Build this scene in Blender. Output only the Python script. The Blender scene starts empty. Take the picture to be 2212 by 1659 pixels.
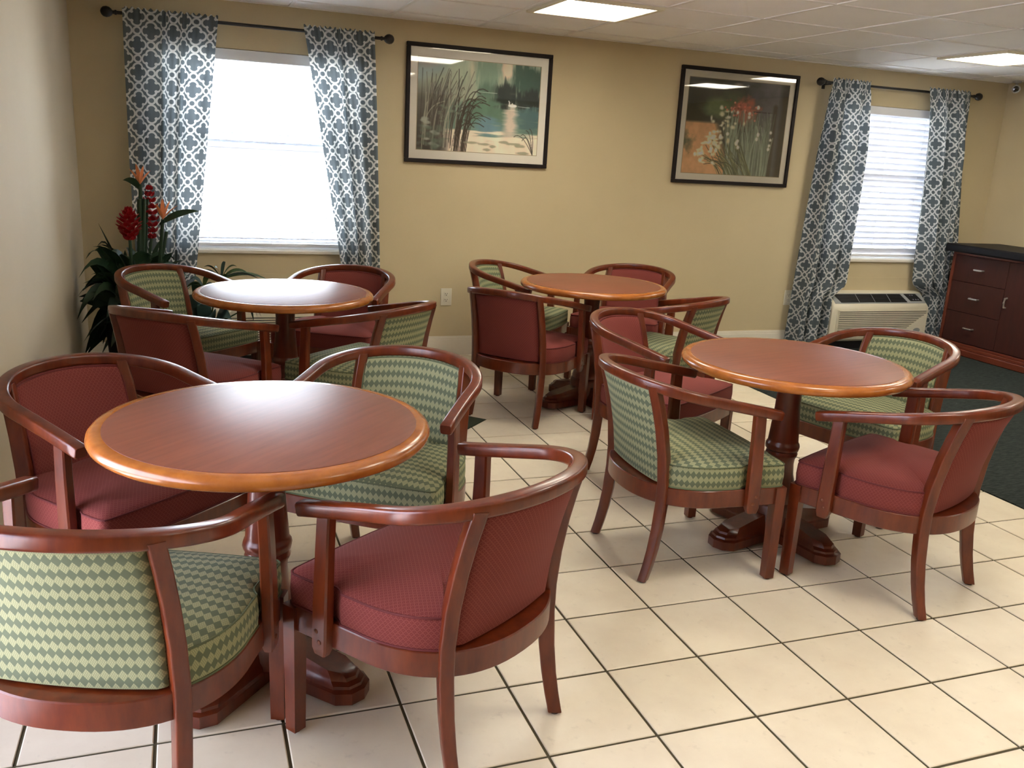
import bpy, math, random
import numpy as np
from mathutils import Vector, Matrix

random.seed(7)
rng = np.random.default_rng(11)
scene = bpy.context.scene
COL = scene.collection
T = 0.315                                   # floor tile module (metres)

# ------------------------------------------------------------------ camera
F_PX, IW, IH = 1908.18, 2212.0, 1659.0
R_CAM = ((0.93991167, -0.3370822, 0.05423687),
         (-0.03586794, -0.25546809, -0.96615193),
         (0.33952841, 0.90615211, -0.25220788))
C_CAM = Vector((-1.1382, -3.03624, 1.48712))
cam_d = bpy.data.cameras.new('camera')
cam = bpy.data.objects.new('camera', cam_d)
COL.objects.link(cam)
r_, d_, f_ = (Vector(v) for v in R_CAM)
cam.matrix_world = Matrix(((r_.x, -d_.x, -f_.x, C_CAM.x), (r_.y, -d_.y, -f_.y, C_CAM.y),
                           (r_.z, -d_.z, -f_.z, C_CAM.z), (0, 0, 0, 1)))
cam_d.sensor_fit = 'HORIZONTAL'
cam_d.sensor_width = 36.0
cam_d.lens = F_PX / IW * 36.0
cam_d.clip_start = 0.02
scene.camera = cam


def at(px, py, Y):
    """point on the vertical plane y = Y seen at pixel (px, py)"""
    d = r_ * ((px - IW / 2) / F_PX) + d_ * ((py - IH / 2) / F_PX) + f_
    return C_CAM + d * ((Y - C_CAM.y) / d.y)


# ------------------------------------------------------------------ world, exposure
SKY = 13.0
LAMP = 11.5
world = bpy.data.worlds.new('sky')
scene.world = world
world.use_nodes = True
bg = world.node_tree.nodes['Background']
bg.inputs['Color'].default_value = (0.79, 0.89, 1.0, 1)
bg.inputs['Strength'].default_value = SKY
sun_d = bpy.data.lights.new('sun', 'SUN')
sun_d.energy = 48.0
sun_d.angle = 0.01
sun_d.color = (1.0, 0.95, 0.88)
sun = bpy.data.objects.new('sun', sun_d)
COL.objects.link(sun)
sun.rotation_euler = Vector((0.22, -0.50, 0.84)).to_track_quat('Z', 'Y').to_euler()
scene.view_settings.view_transform = 'Standard'
scene.view_settings.look = 'None'
scene.view_settings.gamma = 1.0
scene.view_settings.exposure = 0.95
scene.view_settings.use_curve_mapping = False

# ------------------------------------------------------------------ mesh helpers


class MB:
    """collects verts / faces (with per-corner uv) and builds one mesh object"""

    def __init__(self):
        self.v, self.f, self.uv = [], [], []

    def quad(self, idx, uv=None):
        self.f.append(tuple(idx))
        self.uv.append(uv if uv else [(0, 0)] * len(idx))

    def add(self, p):
        self.v.append(tuple(p))
        return len(self.v) - 1

    def box(self, x0, x1, y0, y1, z0, z1, bev=0.0, M=None):
        if bev <= 0:
            P = [(x, y, z) for z in (z0, z1) for y in (y0, y1) for x in (x0, x1)]
            fs = [(0, 2, 3, 1), (4, 5, 7, 6), (0, 1, 5, 4), (2, 6, 7, 3), (0, 4, 6, 2), (1, 3, 7, 5)]
            b = len(self.v)
            for q in P:
                q = Vector(q)
                self.v.append(tuple(M @ q if M else q))
            for fa in fs:
                uv = []
                for i in fa:
                    x, y, z = P[i]
                    uv.append((x + y, z) if fa not in (fs[0], fs[1]) else (x, y))
                self.quad([b + i for i in fa], uv)
            return
        # chamfered box: 3 verts per corner
        b = len(self.v)
        idx = {}
        for sz in (0, 1):
            for sy in (0, 1):
                for sx in (0, 1):
                    c = [(x0, x1)[sx], (y0, y1)[sy], (z0, z1)[sz]]
                    s = [(1, -1)[sx], (1, -1)[sy], (1, -1)[sz]]
                    for k in range(3):
                        q = [c[a] + (0 if a == k else s[a] * bev) for a in range(3)]
                        idx[(sx, sy, sz, k)] = len(self.v)
                        q = Vector(q)
                        self.v.append(tuple(M @ q if M else q))
        def uvf(ids):
            return [(self.v[i][0] + self.v[i][1], self.v[i][2]) for i in ids]
        S = (0, 1)
        for s in S:
            fx = [idx[(s, 0, 0, 0)], idx[(s, 1, 0, 0)], idx[(s, 1, 1, 0)], idx[(s, 0, 1, 0)]]
            fy = [idx[(0, s, 0, 1)], idx[(1, s, 0, 1)], idx[(1, s, 1, 1)], idx[(0, s, 1, 1)]]
            fz = [idx[(0, 0, s, 2)], idx[(1, 0, s, 2)], idx[(1, 1, s, 2)], idx[(0, 1, s, 2)]]
            if s == 0: fx = fx[::-1]
            if s == 1: fy = fy[::-1]
            if s == 0: fz = fz[::-1]
            for fa in (fx, fy, fz):
                self.quad(fa, uvf(fa))
        for a in S:
            for c in S:
                e = [idx[(a, c, 0, 0)], idx[(a, c, 1, 0)], idx[(a, c, 1, 1)], idx[(a, c, 0, 1)]]
                self.quad(e, uvf(e))
                e = [idx[(a, 0, c, 0)], idx[(a, 1, c, 0)], idx[(a, 1, c, 2)], idx[(a, 0, c, 2)]]
                self.quad(e, uvf(e))
                e = [idx[(0, a, c, 1)], idx[(1, a, c, 1)], idx[(1, a, c, 2)], idx[(0, a, c, 2)]]
                self.quad(e, uvf(e))
        for a in S:
            for c in S:
                for d in S:
                    e = [idx[(a, c, d, 0)], idx[(a, c, d, 1)], idx[(a, c, d, 2)]]
                    self.quad(e, uvf(e))

    def sweep(self, path, prof, ups=None, scales=None, cap=True, closed=False):
        """prof: closed list of (side, up); path list of Vectors"""
        n, m = len(path), len(prof)
        b = len(self.v)
        dist = 0.0
        L = []
        for i in range(n):
            p = Vector(path[i])
            a = Vector(path[(i - 1) % n] if closed or i > 0 else path[i])
            c = Vector(path[(i + 1) % n] if closed or i < n - 1 else path[i])
            t = (c - a).normalized()
            up = Vector(ups[i] if ups else (0, 0, 1))
            s = t.cross(up)
            if s.length < 1e-6:
                s = t.cross(Vector((0, 1, 0)))
            s.normalize()
            u = s.cross(t).normalized()
            k = scales[i] if scales else 1.0
            if i: dist += (p - Vector(path[i - 1])).length
            L.append(dist)
            for (x, y) in prof:
                self.v.append(tuple(p + s * (x * k) + u * (y * k)))
        per = [0.0]
        for j in range(m):
            x0, y0 = prof[j]; x1, y1 = prof[(j + 1) % m]
            per.append(per[-1] + math.hypot(x1 - x0, y1 - y0))
        for i in range(n if closed else n - 1):
            i2 = (i + 1) % n
            l2 = L[i2] if i2 else L[-1] + 0.01
            for j in range(m):
                j2 = (j + 1) % m
                self.quad((b + i * m + j, b + i * m + j2, b + i2 * m + j2, b + i2 * m + j),
                          [(L[i], per[j]), (L[i], per[j + 1]), (l2, per[j + 1]), (l2, per[j])])
        if cap and not closed:
            self.quad([b + j for j in range(m)][::-1])
            self.quad([b + (n - 1) * m + j for j in range(m)])

    def lathe(self, prof, n=32, c=(0, 0, 0), cap=True, M=None):
        """prof: list of (r, z)"""
        b = len(self.v)
        for (r, z) in prof:
            for k in range(n):
                a = 2 * math.pi * k / n
                q = Vector((c[0] + r * math.cos(a), c[1] + r * math.sin(a), c[2] + z))
                self.v.append(tuple(M @ q if M else q))
        for i in range(len(prof) - 1):
            for k in range(n):
                k2 = (k + 1) % n
                self.quad((b + i * n + k, b + i * n + k2, b + (i + 1) * n + k2, b + (i + 1) * n + k),
                          [(k / n, prof[i][1]), ((k + 1) / n, prof[i][1]), ((k + 1) / n, prof[i + 1][1]), (k / n, prof[i + 1][1])])
        if cap:
            self.quad([b + k for k in range(n)][::-1])
            o = b + (len(prof) - 1) * n
            self.quad([o + k for k in range(n)])

    def tube(self, path, r, n=8, radii=None):
        prof = [(r * math.cos(2 * math.pi * k / n), r * math.sin(2 * math.pi * k / n)) for k in range(n)]
        sc = [q / r for q in radii] if radii else None
        self.sweep(path, prof, scales=sc)

    def prism(self, poly, z0, z1):
        b = len(self.v)
        n = len(poly)
        for z in (z0, z1):
            for (x, y) in poly:
                self.v.append((x, y, z))
        self.quad([b + i for i in range(n)][::-1], [poly[i] for i in range(n)][::-1])
        self.quad([b + n + i for i in range(n)], [poly[i] for i in range(n)])
        for i in range(n):
            j = (i + 1) % n
            self.quad((b + i, b + j, b + n + j, b + n + i))

    def mesh(self, name, smooth=35):
        me = bpy.data.meshes.new(name)
        me.from_pydata(self.v, [], self.f)
        uvl = me.uv_layers.new(name='UVMap')
        flat = [c for u in self.uv for p in u for c in p]
        uvl.data.foreach_set('uv', flat)
        me.update()
        if smooth:
            me.shade_smooth()
            me.set_sharp_from_angle(angle=math.radians(smooth))
        return me

    def build(self, name, mat, parent=None, smooth=35, loc=None):
        me = self.mesh(name, smooth)
        if mat: me.materials.append(mat)
        o = bpy.data.objects.new(name, me)
        COL.objects.link(o)
        if parent: o.parent = parent
        if loc: o.location = loc
        return o


def tag(o, label=None, cat=None, group=None, kind=None):
    if label: o['label'] = label
    if cat: o['category'] = cat
    if group: o['group'] = group
    if kind: o['kind'] = kind
    return o


def thing(name, loc, rz, label, cat, group=None):
    o = bpy.data.objects.new(name, None)
    o.empty_display_size = 0.1
    COL.objects.link(o)
    o.location = loc
    o.rotation_euler = (0, 0, rz)
    return tag(o, label, cat, group)


def inst(name, me, parent=None, loc=(0, 0, 0), rot=(0, 0, 0)):
    o = bpy.data.objects.new(name, me)
    COL.objects.link(o)
    if parent: o.parent = parent
    o.location = loc
    o.rotation_euler = rot
    return o


def copy_tree(o, parent=None):
    c = o.copy()
    COL.objects.link(c)
    c.parent = parent
    for ch in list(o.children):
        copy_tree(ch, c)
    return c


# ------------------------------------------------------------------ material helpers
class NT:
    def __init__(self, name):
        self.m = bpy.data.materials.new(name)
        self.m.use_nodes = True
        self.t = self.m.node_tree
        self.n = self.t.nodes
        self.b = self.n['Principled BSDF']
        self.out = self.n['Material Output']

    def node(self, kind, **kw):
        x = self.n.new(kind)
        for k, v in kw.items():
            setattr(x, k, v)
        return x

    def link(self, a, b):
        self.t.links.new(a, b)

    def put(self, sock, val):
        if isinstance(val, bpy.types.NodeSocket):
            self.link(val, sock)
        elif isinstance(val, (tuple, list)) and len(val) == 3 and sock.type == 'RGBA':
            sock.default_value = (*val, 1)
        else:
            sock.default_value = val

    def math(self, op, a, b=None, c=None):
        x = self.node('ShaderNodeMath', operation=op)
        self.put(x.inputs[0], a)
        if b is not None: self.put(x.inputs[1], b)
        if c is not None: self.put(x.inputs[2], c)
        return x.outputs[0]

    def mix(self, fac, a, b):
        x = self.node('ShaderNodeMix', data_type='RGBA')
        self.put(x.inputs[0], fac)
        self.put(x.inputs[6], a)
        self.put(x.inputs[7], b)
        return x.outputs[2]

    def uv(self):
        u = self.node('ShaderNodeUVMap', uv_map='UVMap')
        s = self.node('ShaderNodeSeparateXYZ')
        self.link(u.outputs[0], s.inputs[0])
        return s.outputs[0], s.outputs[1], u.outputs[0]

    def pos(self, kind='obj'):
        if kind == 'obj':
            return self.node('ShaderNodeTexCoord').outputs['Object']
        return self.node('ShaderNodeNewGeometry').outputs['Position']

    def noise(self, vec, scale, detail=3.0, rough=0.5, mapping=None):
        if mapping:
            mp = self.node('ShaderNodeMapping')
            mp.inputs['Scale'].default_value = mapping
            self.link(vec, mp.inputs[0])
            vec = mp.outputs[0]
        x = self.node('ShaderNodeTexNoise')
        self.link(vec, x.inputs['Vector'])
        x.inputs['Scale'].default_value = scale
        x.inputs['Detail'].default_value = detail
        x.inputs['Roughness'].default_value = rough
        return x.outputs['Fac']

    def ramp(self, fac, stops):
        x = self.node('ShaderNodeValToRGB')
        e = x.color_ramp.elements
        while len(e) < len(stops): e.new(0.5)
        for i, (p, c) in enumerate(stops):
            e[i].position = p
            e[i].color = (*c, 1) if len(c) == 3 else c
        self.link(fac, x.inputs[0])
        return x.outputs[0]

    def bump(self, h, strength=0.2, dist=0.01):
        x = self.node('ShaderNodeBump')
        x.inputs['Strength'].default_value = strength
        x.inputs['Distance'].default_value = dist
        self.link(h, x.inputs['Height'])
        self.link(x.outputs[0], self.b.inputs['Normal'])

    def base(self, c, rough=0.5, spec=0.5, metal=0.0, coat=0.0, coat_rough=0.1):
        self.put(self.b.inputs['Base Color'], c)
        self.put(self.b.inputs['Roughness'], rough)
        self.b.inputs['Specular IOR Level'].default_value = spec
        self.b.inputs['Metallic'].default_value = metal
        self.b.inputs['Coat Weight'].default_value = coat
        self.b.inputs['Coat Roughness'].default_value = coat_rough
        return self.m


def plain(name, c, rough=0.5, spec=0.5, metal=0.0, coat=0.0):
    return NT(name).base(c, rough, spec, metal, coat)


def wall_mat(name, c):
    t = NT(name)
    p = t.pos('world')
    n = t.noise(p, 3.0, 4)
    col = t.mix(n, tuple(x * 0.94 for x in c), tuple(min(1, x * 1.05) for x in c))
    t.bump(t.noise(p, 220.0, 2), 0.12, 0.002)
    return t.base(col, 0.75, 0.25)


def wood_mat(name, dark, light, grain=(14, 90, 90), rough=0.28, coat=0.35):
    t = NT(name)
    p = t.pos('obj')
    n1 = t.noise(p, 1.0, 4, 0.6, mapping=grain)
    n2 = t.noise(p, 5.0, 3)
    f = t.math('ADD', t.math('MULTIPLY', n1, 0.75), t.math('MULTIPLY', n2, 0.25))
    col = t.ramp(f, [(0.3, dark), (0.7, light)])
    return t.base(col, rough, 0.5, coat=coat, coat_rough=0.12)


def tile_mat(name, a, b, c):
    t = NT(name)
    p = t.pos('world')
    oi = t.node('ShaderNodeObjectInfo')
    n1 = t.noise(p, 5.0, 5, 0.6)
    n2 = t.noise(p, 22.0, 4, 0.65)
    col = t.mix(t.ramp(n1, [(0.35, (0, 0, 0)), (0.65, (1, 1, 1))]), a, b)
    spots = t.ramp(n2, [(0.60, (0, 0, 0)), (0.75, (1, 1, 1))])
    col = t.mix(t.math('MULTIPLY', spots, 0.5), col, c)
    col = t.mix(t.math('MULTIPLY', oi.outputs['Random'], 0.10), col, c)
    t.bump(n2, 0.12, 0.003)
    return t.base(col, t.math('ADD', 0.30, t.math('MULTIPLY', n1, 0.15)), 0.45)


def diamond_fabric(name, dark, light, w=0.0190, h=0.0340):
    t = NT(name)
    u, v, uv = t.uv()
    a = t.math('DIVIDE', u, w)
    b = t.math('DIVIDE', v, h)
    fx = t.math('ABSOLUTE', t.math('SUBTRACT', t.math('FRACT', a), 0.5))
    fy = t.math('ABSOLUTE', t.math('SUBTRACT', t.math('FRACT', b), 0.5))
    d = t.math('ADD', t.math('MULTIPLY', fx, 2.0), t.math('DIVIDE', fy, 0.36))
    isdark = t.math('LESS_THAN', d, 1.22)
    edge = t.math('LESS_THAN', t.math('ABSOLUTE', t.math('SUBTRACT', d, 1.22)), 0.07)
    p = t.math('ADD', a, b)
    q = t.math('SUBTRACT', a, b)
    ga = t.math('ABSOLUTE', t.math('SUBTRACT', t.math('FRACT', t.math('MULTIPLY', p, 4.0)), 0.5))
    gb = t.math('ABSOLUTE', t.math('SUBTRACT', t.math('FRACT', t.math('MULTIPLY', q, 4.0)), 0.5))
    dot = t.math('LESS_THAN', t.math('MAXIMUM', ga, gb), 0.37)
    lw = t.mix(dot, tuple(0.45 * x + 0.55 * y for x, y in zip(light, dark)), light)
    col = t.mix(isdark, lw, dark)
    col = t.mix(t.math('MULTIPLY', edge, 0.4), col, light)
    t.bump(t.noise(uv, 900.0, 2), 0.15, 0.001)
    t.b.inputs['Sheen Weight'].default_value = 0.03
    return t.base(col, 0.85, 0.2)


def scale_fabric(name, base, light, s=0.013):
    t = NT(name)
    u, v, uv = t.uv()
    y = t.math('DIVIDE', v, s * 0.55)
    row = t.math('FLOOR', y)
    x = t.math('ADD', t.math('DIVIDE', u, s), t.math('MULTIPLY', t.math('MODULO', row, 2.0), 0.5))
    fx = t.math('SUBTRACT', t.math('FRACT', x), 0.5)
    fy = t.math('FRACT', y)
    d = t.math('SQRT', t.math('ADD', t.math('MULTIPLY', fx, fx), t.math('MULTIPLY', t.math('MULTIPLY', fy, fy), 0.30)))
    ring = t.math('LESS_THAN', t.math('ABSOLUTE', t.math('SUBTRACT', d, 0.42)), 0.05)
    dot = t.math('LESS_THAN', d, 0.09)
    k = t.math('MULTIPLY', t.math('MAXIMUM', ring, dot), 0.45)
    col = t.mix(k, base, light)
    t.bump(t.noise(uv, 900.0, 2), 0.15, 0.001)
    t.b.inputs['Sheen Weight'].default_value = 0.03
    return t.base(col, 0.85, 0.2)


def curtain_mat(name, gray, white, period=0.160):
    t = NT(name)
    u, v, uv = t.uv()
    U = t.math('DIVIDE', u, period)
    V = t.math('DIVIDE', v, period)

    def cell(x, off):
        return t.math('SUBTRACT', t.math('FRACT', t.math('ADD', x, off)), 0.5)

    def length(a, b):
        return t.math('SQRT', t.math('ADD', t.math('MULTIPLY', a, a), t.math('MULTIPLY', b, b)))

    def quatre(off, o=0.165, r=0.165):
        a = t.math('ABSOLUTE', cell(U, off))
        b = t.math('ABSOLUTE', cell(V, off))
        lob = t.math('SUBTRACT', t.math('MINIMUM', length(t.math('SUBTRACT', a, o), b),
                                        length(a, t.math('SUBTRACT', b, o))), r)
        return t.math('MINIMUM', lob, t.math('SUBTRACT', length(a, b), 0.19))
    d = t.math('MINIMUM', quatre(0.0), quatre(0.5))
    s = t.math('MINIMUM', length(cell(U, 0.5), cell(V, 0.0)), length(cell(U, 0.0), cell(V, 0.5)))
    w1 = t.math('LESS_THAN', t.math('ABSOLUTE', d), 0.034)
    w2 = t.math('LESS_THAN', t.math('ABSOLUTE', t.math('SUBTRACT', s, 0.120)), 0.033)
    # small knobs where the lobes of a medallion meet
    def knob(off):
        a = t.math('ABSOLUTE', cell(U, off)); b = t.math('ABSOLUTE', cell(V, off))
        return length(t.math('SUBTRACT', a, 0.160), t.math('SUBTRACT', b, 0.160))
    w3 = t.math('LESS_THAN', t.math('MINIMUM', knob(0.0), knob(0.5)), 0.055)
    w = t.math('MAXIMUM', t.math('MAXIMUM', w1, w2), w3)
    col = t.mix(w, gray, white)
    df = t.node('ShaderNodeBsdfDiffuse')
    tr = t.node('ShaderNodeBsdfTranslucent')
    t.link(col, df.inputs[0])
    t.link(col, tr.inputs[0])
    mx = t.node('ShaderNodeMixShader')
    mx.inputs[0].default_value = 0.34
    t.link(df.outputs[0], mx.inputs[1])
    t.link(tr.outputs[0], mx.inputs[2])
    t.link(mx.outputs[0], t.out.inputs[0])
    return t.m


def glass_mat(name, refl=0.06, tint=(1, 1, 1)):
    t = NT(name)
    a = t.node('ShaderNodeBsdfTransparent')
    a.inputs[0].default_value = (*tint, 1)
    g = t.node('ShaderNodeBsdfGlossy')
    g.inputs['Roughness'].default_value = 0.02
    mx = t.node('ShaderNodeMixShader')
    lw = t.node('ShaderNodeFresnel')
    lw.inputs[0].default_value = 1.45
    t.link(lw.outputs[0], mx.inputs[0])
    t.link(a.outputs[0], mx.inputs[1])
    t.link(g.outputs[0], mx.inputs[2])
    t.link(mx.outputs[0], t.out.inputs[0])
    return t.m


def emit_mat(name, c, s):
    t = NT(name)
    e = t.node('ShaderNodeEmission')
    e.inputs[0].default_value = (*c, 1)
    e.inputs[1].default_value = s
    t.link(e.outputs[0], t.out.inputs[0])
    return t.m


def slat_mat(name, c, tr=0.3):
    t = NT(name)
    df = t.node('ShaderNodeBsdfDiffuse'); df.inputs[0].default_value = (*c, 1)
    tl = t.node('ShaderNodeBsdfTranslucent'); tl.inputs[0].default_value = (*c, 1)
    mx = t.node('ShaderNodeMixShader'); mx.inputs[0].default_value = tr
    t.link(df.outputs[0], mx.inputs[1]); t.link(tl.outputs[0], mx.inputs[2])
    t.link(mx.outputs[0], t.out.inputs[0])
    return t.m


def leaf_mat(name, a, b):
    t = NT(name)
    n = t.noise(t.pos('obj'), 9.0, 3)
    return t.base(t.mix(n, a, b), 0.42, 0.4)


M = {}
M['wall'] = wall_mat('tan wall paint', (0.58, 0.485, 0.305))
M['wall_l'] = wall_mat('cream wall paint', (0.52, 0.45, 0.325))
M['ceil'] = wall_mat('ceiling board', (0.93, 0.915, 0.885))
M['bar'] = plain('ceiling bar', (0.84, 0.82, 0.78), 0.5)
M['grout'] = plain('dark grout', (0.085, 0.072, 0.042), 0.9, 0.2)
M['tile'] = tile_mat('cream floor tile', (0.85, 0.765, 0.60), (0.78, 0.685, 0.53), (0.58, 0.50, 0.375))
M['tile_green'] = tile_mat('dark green floor tile', (0.012, 0.030, 0.018), (0.016, 0.036, 0.022), (0.008, 0.02, 0.012))
t = NT('charcoal carpet')
_n = t.noise(t.pos('world'), 1.0, 4, 0.7, mapping=(18, 110, 40))
t.bump(t.noise(t.pos('world'), 380.0, 2), 0.5, 0.004)
M['carpet'] = t.base(t.ramp(_n, [(0.35, (0.014, 0.019, 0.018)), (0.7, (0.050, 0.060, 0.056))]), 0.95, 0.1)
M['white_trim'] = plain('white trim paint', (0.78, 0.73, 0.62), 0.4)
M['vinyl'] = plain('white vinyl', (0.80, 0.80, 0.80), 0.35)
M['chairwood'] = wood_mat('cherry chair wood', (0.070, 0.0085, 0.0022), (0.170, 0.030, 0.006), grain=(30, 30, 8), rough=0.29, coat=0.2)
M['tabwood'] = wood_mat('cherry pedestal wood', (0.068, 0.009, 0.003), (0.150, 0.027, 0.007), grain=(40, 40, 6), rough=0.30, coat=0.15)
M['edge'] = wood_mat('golden brown edge wood', (0.28, 0.078, 0.012), (0.43, 0.140, 0.022), grain=(20, 20, 20), rough=0.25, coat=0.2)
M['laminate'] = wood_mat('reddish table laminate', (0.155, 0.043, 0.020), (0.230, 0.067, 0.032), grain=(5, 55, 5), rough=0.42, coat=0.0)
M['green'] = diamond_fabric('green diamond fabric', (0.118, 0.140, 0.084), (0.335, 0.338, 0.185))
M['green_pipe'] = plain('green piping', (0.10, 0.12, 0.06), 0.8)
M['red'] = scale_fabric('burgundy fabric', (0.170, 0.032, 0.027), (0.34, 0.11, 0.085))
M['red_pipe'] = plain('burgundy piping', (0.12, 0.014, 0.014), 0.8)
M['rubber'] = plain('black glide', (0.012, 0.008, 0.007), 0.6)
M['bolt'] = plain('bronze bolt', (0.16, 0.055, 0.03), 0.3, metal=0.6)
M['curtain'] = curtain_mat('trellis curtain cloth', (0.128, 0.155, 0.172), (0.68, 0.70, 0.69))
M['rod'] = plain('black iron', (0.010, 0.009, 0.009), 0.45)
M['glass'] = glass_mat('clear glass')
M['glass_tint'] = glass_mat('tinted door glass', tint=(0.72, 0.70, 0.74))
M['slat'] = slat_mat('white blind slat', (0.78, 0.80, 0.86), 0.06)
M['valance'] = plain('blind headrail white', (0.74, 0.75, 0.78), 0.5)
M['frame_black'] = plain('black picture frame', (0.010, 0.006, 0.006), 0.55, 0.25)
M['matboard'] = plain('cream mat board', (0.84, 0.79, 0.69), 0.9)
M['fillet'] = plain('gold fillet', (0.42, 0.33, 0.2), 0.5)
M['ac'] = plain('almond plastic', (0.66, 0.61, 0.47), 0.45)
M['ac_gray'] = plain('gray plastic', (0.30, 0.31, 0.30), 0.4)
M['ac_dark'] = plain('black grille', (0.008, 0.008, 0.010), 0.5)
M['ac_button'] = plain('button gray', (0.25, 0.25, 0.32), 0.4)
M['cabwood'] = wood_mat('dark mahogany', (0.034, 0.005, 0.003), (0.055, 0.008, 0.004), grain=(30, 30, 5), rough=0.6, coat=0.0)
M['cabtrim'] = wood_mat('mahogany trim', (0.13, 0.026, 0.012), (0.17, 0.036, 0.016), grain=(20, 6, 20), rough=0.4, coat=0.1)
M['cabtop'] = plain('black laminate', (0.008, 0.008, 0.011), 0.5, 0.2)
M['nickel'] = plain('brushed nickel', (0.55, 0.50, 0.45), 0.3, metal=0.9)
M['plate'] = plain('ivory plate', (0.74, 0.70, 0.57), 0.4)
M['slot'] = plain('dark slot', (0.05, 0.045, 0.04), 0.6)
M['lamp'] = emit_mat('lamp diffuser', (1.0, 0.92, 0.77), LAMP)
M['lampframe'] = plain('lamp frame white', (0.75, 0.70, 0.55), 0.4)
M['leaf'] = leaf_mat('dark green leaf', (0.010, 0.030, 0.016), (0.025, 0.062, 0.030))
M['leaf2'] = leaf_mat('mid green leaf', (0.028, 0.062, 0.016), (0.06, 0.105, 0.03))
M['leaf3'] = leaf_mat('blue green leaf', (0.03, 0.065, 0.055), (0.06, 0.11, 0.10))
M['orange'] = plain('orange petal', (0.72, 0.25, 0.10), 0.6)
M['redflower'] = plain('crimson bract', (0.36, 0.006, 0.012), 0.55)
M['pot'] = plain('black pot', (0.010, 0.009, 0.009), 0.5)
M['soil'] = plain('dark soil', (0.012, 0.009, 0.006), 0.95)
M['ground'] = plain('pale concrete', (0.55, 0.54, 0.52), 0.9)
M['camwhite'] = plain('off white plastic', (0.42, 0.41, 0.38), 0.4)
M['lens'] = plain('black lens', (0.006, 0.005, 0.006), 0.15)
M['alu'] = plain('bronze aluminium', (0.05, 0.04, 0.035), 0.4, metal=0.6)

# ------------------------------------------------------------------ room shell
XL, XR, YB, YF = -1.764, 5.70, 3.20, -4.60
ZC = 2.318
W1 = (-1.245, -0.015)
W2 = (3.845, 5.075)
WZ = (0.760, 2.035)
DOOR = (-1.90, -0.40, 0.0, 2.06)       # glazed opening in the left wall (y0, y1, z0, z1)
TH = 0.20


def struct(o, label=None):
    o['kind'] = 'structure'
    if label: o['label'] = label
    return o


m = MB()
xs = [XL - TH, W1[0], W1[1], W2[0], W2[1], XR + TH]
for i in range(5):
    if i in (1, 3):
        m.box(xs[i], xs[i + 1], YB, YB + TH, -0.1, WZ[0])
        m.box(xs[i], xs[i + 1], YB, YB + TH, WZ[1], ZC + 0.12)
    else:
        m.box(xs[i], xs[i + 1], YB, YB + TH, -0.1, ZC + 0.12)
struct(m.build('wall_back', M['wall'], smooth=0), 'tan painted wall with two windows and two pictures')
m = MB()
m.box(XL - TH, XL, DOOR[1], YB, -0.1, ZC + 0.12)
m.box(XL - TH, XL, YF - TH, DOOR[0], -0.1, ZC + 0.12)
m.box(XL - TH, XL, DOOR[0], DOOR[1], DOOR[3], ZC + 0.12)
struct(m.build('wall_left', M['wall_l'], smooth=0), 'bare cream painted wall beside the plant')
m = MB(); m.box(XR, XR + TH, YF - TH, YB, -0.1, ZC + 0.12)
struct(m.build('wall_right', M['wall'], smooth=0), 'tan painted wall behind the sideboard')
m = MB(); m.box(XL, XR, YF - TH, YF, -0.1, ZC + 0.12)
struct(m.build('wall_front', M['wall'], smooth=0), 'tan painted wall')

# glazed door in the left wall (daylight source beside the near table)
m = MB()
for y in (DOOR[0], DOOR[1] - 0.06):
    m.box(XL - 0.13, XL - 0.07, y, y + 0.06, 0.0, DOOR[3])
for z in (0.0, DOOR[3] - 0.06):
    m.box(XL - 0.13, XL - 0.07, DOOR[0], DOOR[1], z, z + 0.06)
d1 = struct(m.build('door_1', M['alu'], smooth=0), 'glazed aluminium door')
m = MB(); m.box(XL - 0.103, XL - 0.097, DOOR[0] + 0.02, DOOR[1] - 0.02, 0.03, DOOR[3] - 0.03)
m.build('glass_pane', M['glass_tint'], d1, smooth=0)

# exterior ground
m = MB(); m.box(-30, 34, -30, 34, -0.35, -0.2)
struct(m.build('ground_outside', M['ground'], smooth=0), 'pale concrete ground outside')

# ------------------------------------------------------------------ floor: grout bed, tiles, carpet
m = MB(); m.box(XL - TH, XR + TH, YF - TH, YB + TH, -0.2, -0.004)
floor = struct(m.build('floor', M['grout'], smooth=0), 'cream ceramic tile floor with dark grout joints')
G = 0.0042       # half joint
CARX = 8 * T
DC, DR = (0.0, 5.0), math.sqrt(2.0)     # green diamond inset: centre and half diagonal (tile units)


def clip(poly, a, b, c):
    out = []
    for i in range(len(poly)):
        p, q = poly[i], poly[(i + 1) % len(poly)]
        dp, dq = a * p[0] + b * p[1] - c, a * q[0] + b * q[1] - c
        if dp >= 0: out.append(p)
        if (dp >= 0) != (dq >= 0):
            s = dp / (dp - dq)
            out.append((p[0] + (q[0] - p[0]) * s, p[1] + (q[1] - p[1]) * s))
    return out


def tile_mb(poly):
    """bevelled slab from a convex polygon"""
    mb = MB()
    cx = sum(p[0] for p in poly) / len(poly); cy = sum(p[1] for p in poly) / len(poly)
    def inset(k): return [(p[0] + (cx - p[0]) * k, p[1] + (cy - p[1]) * k) for p in poly]
    n = len(poly)
    for z, q in ((-0.010, poly), (-0.0018, poly), (0.0, inset(0.018))):
        for (x, y) in q: mb.v.append((x, y, z))
    for L in range(2):
        for i in range(n):
            j = (i + 1) % n
            mb.quad((L * n + i, L * n + j, (L + 1) * n + j, (L + 1) * n + i))
    mb.quad([2 * n + i for i in range(n)])
    return mb


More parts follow.
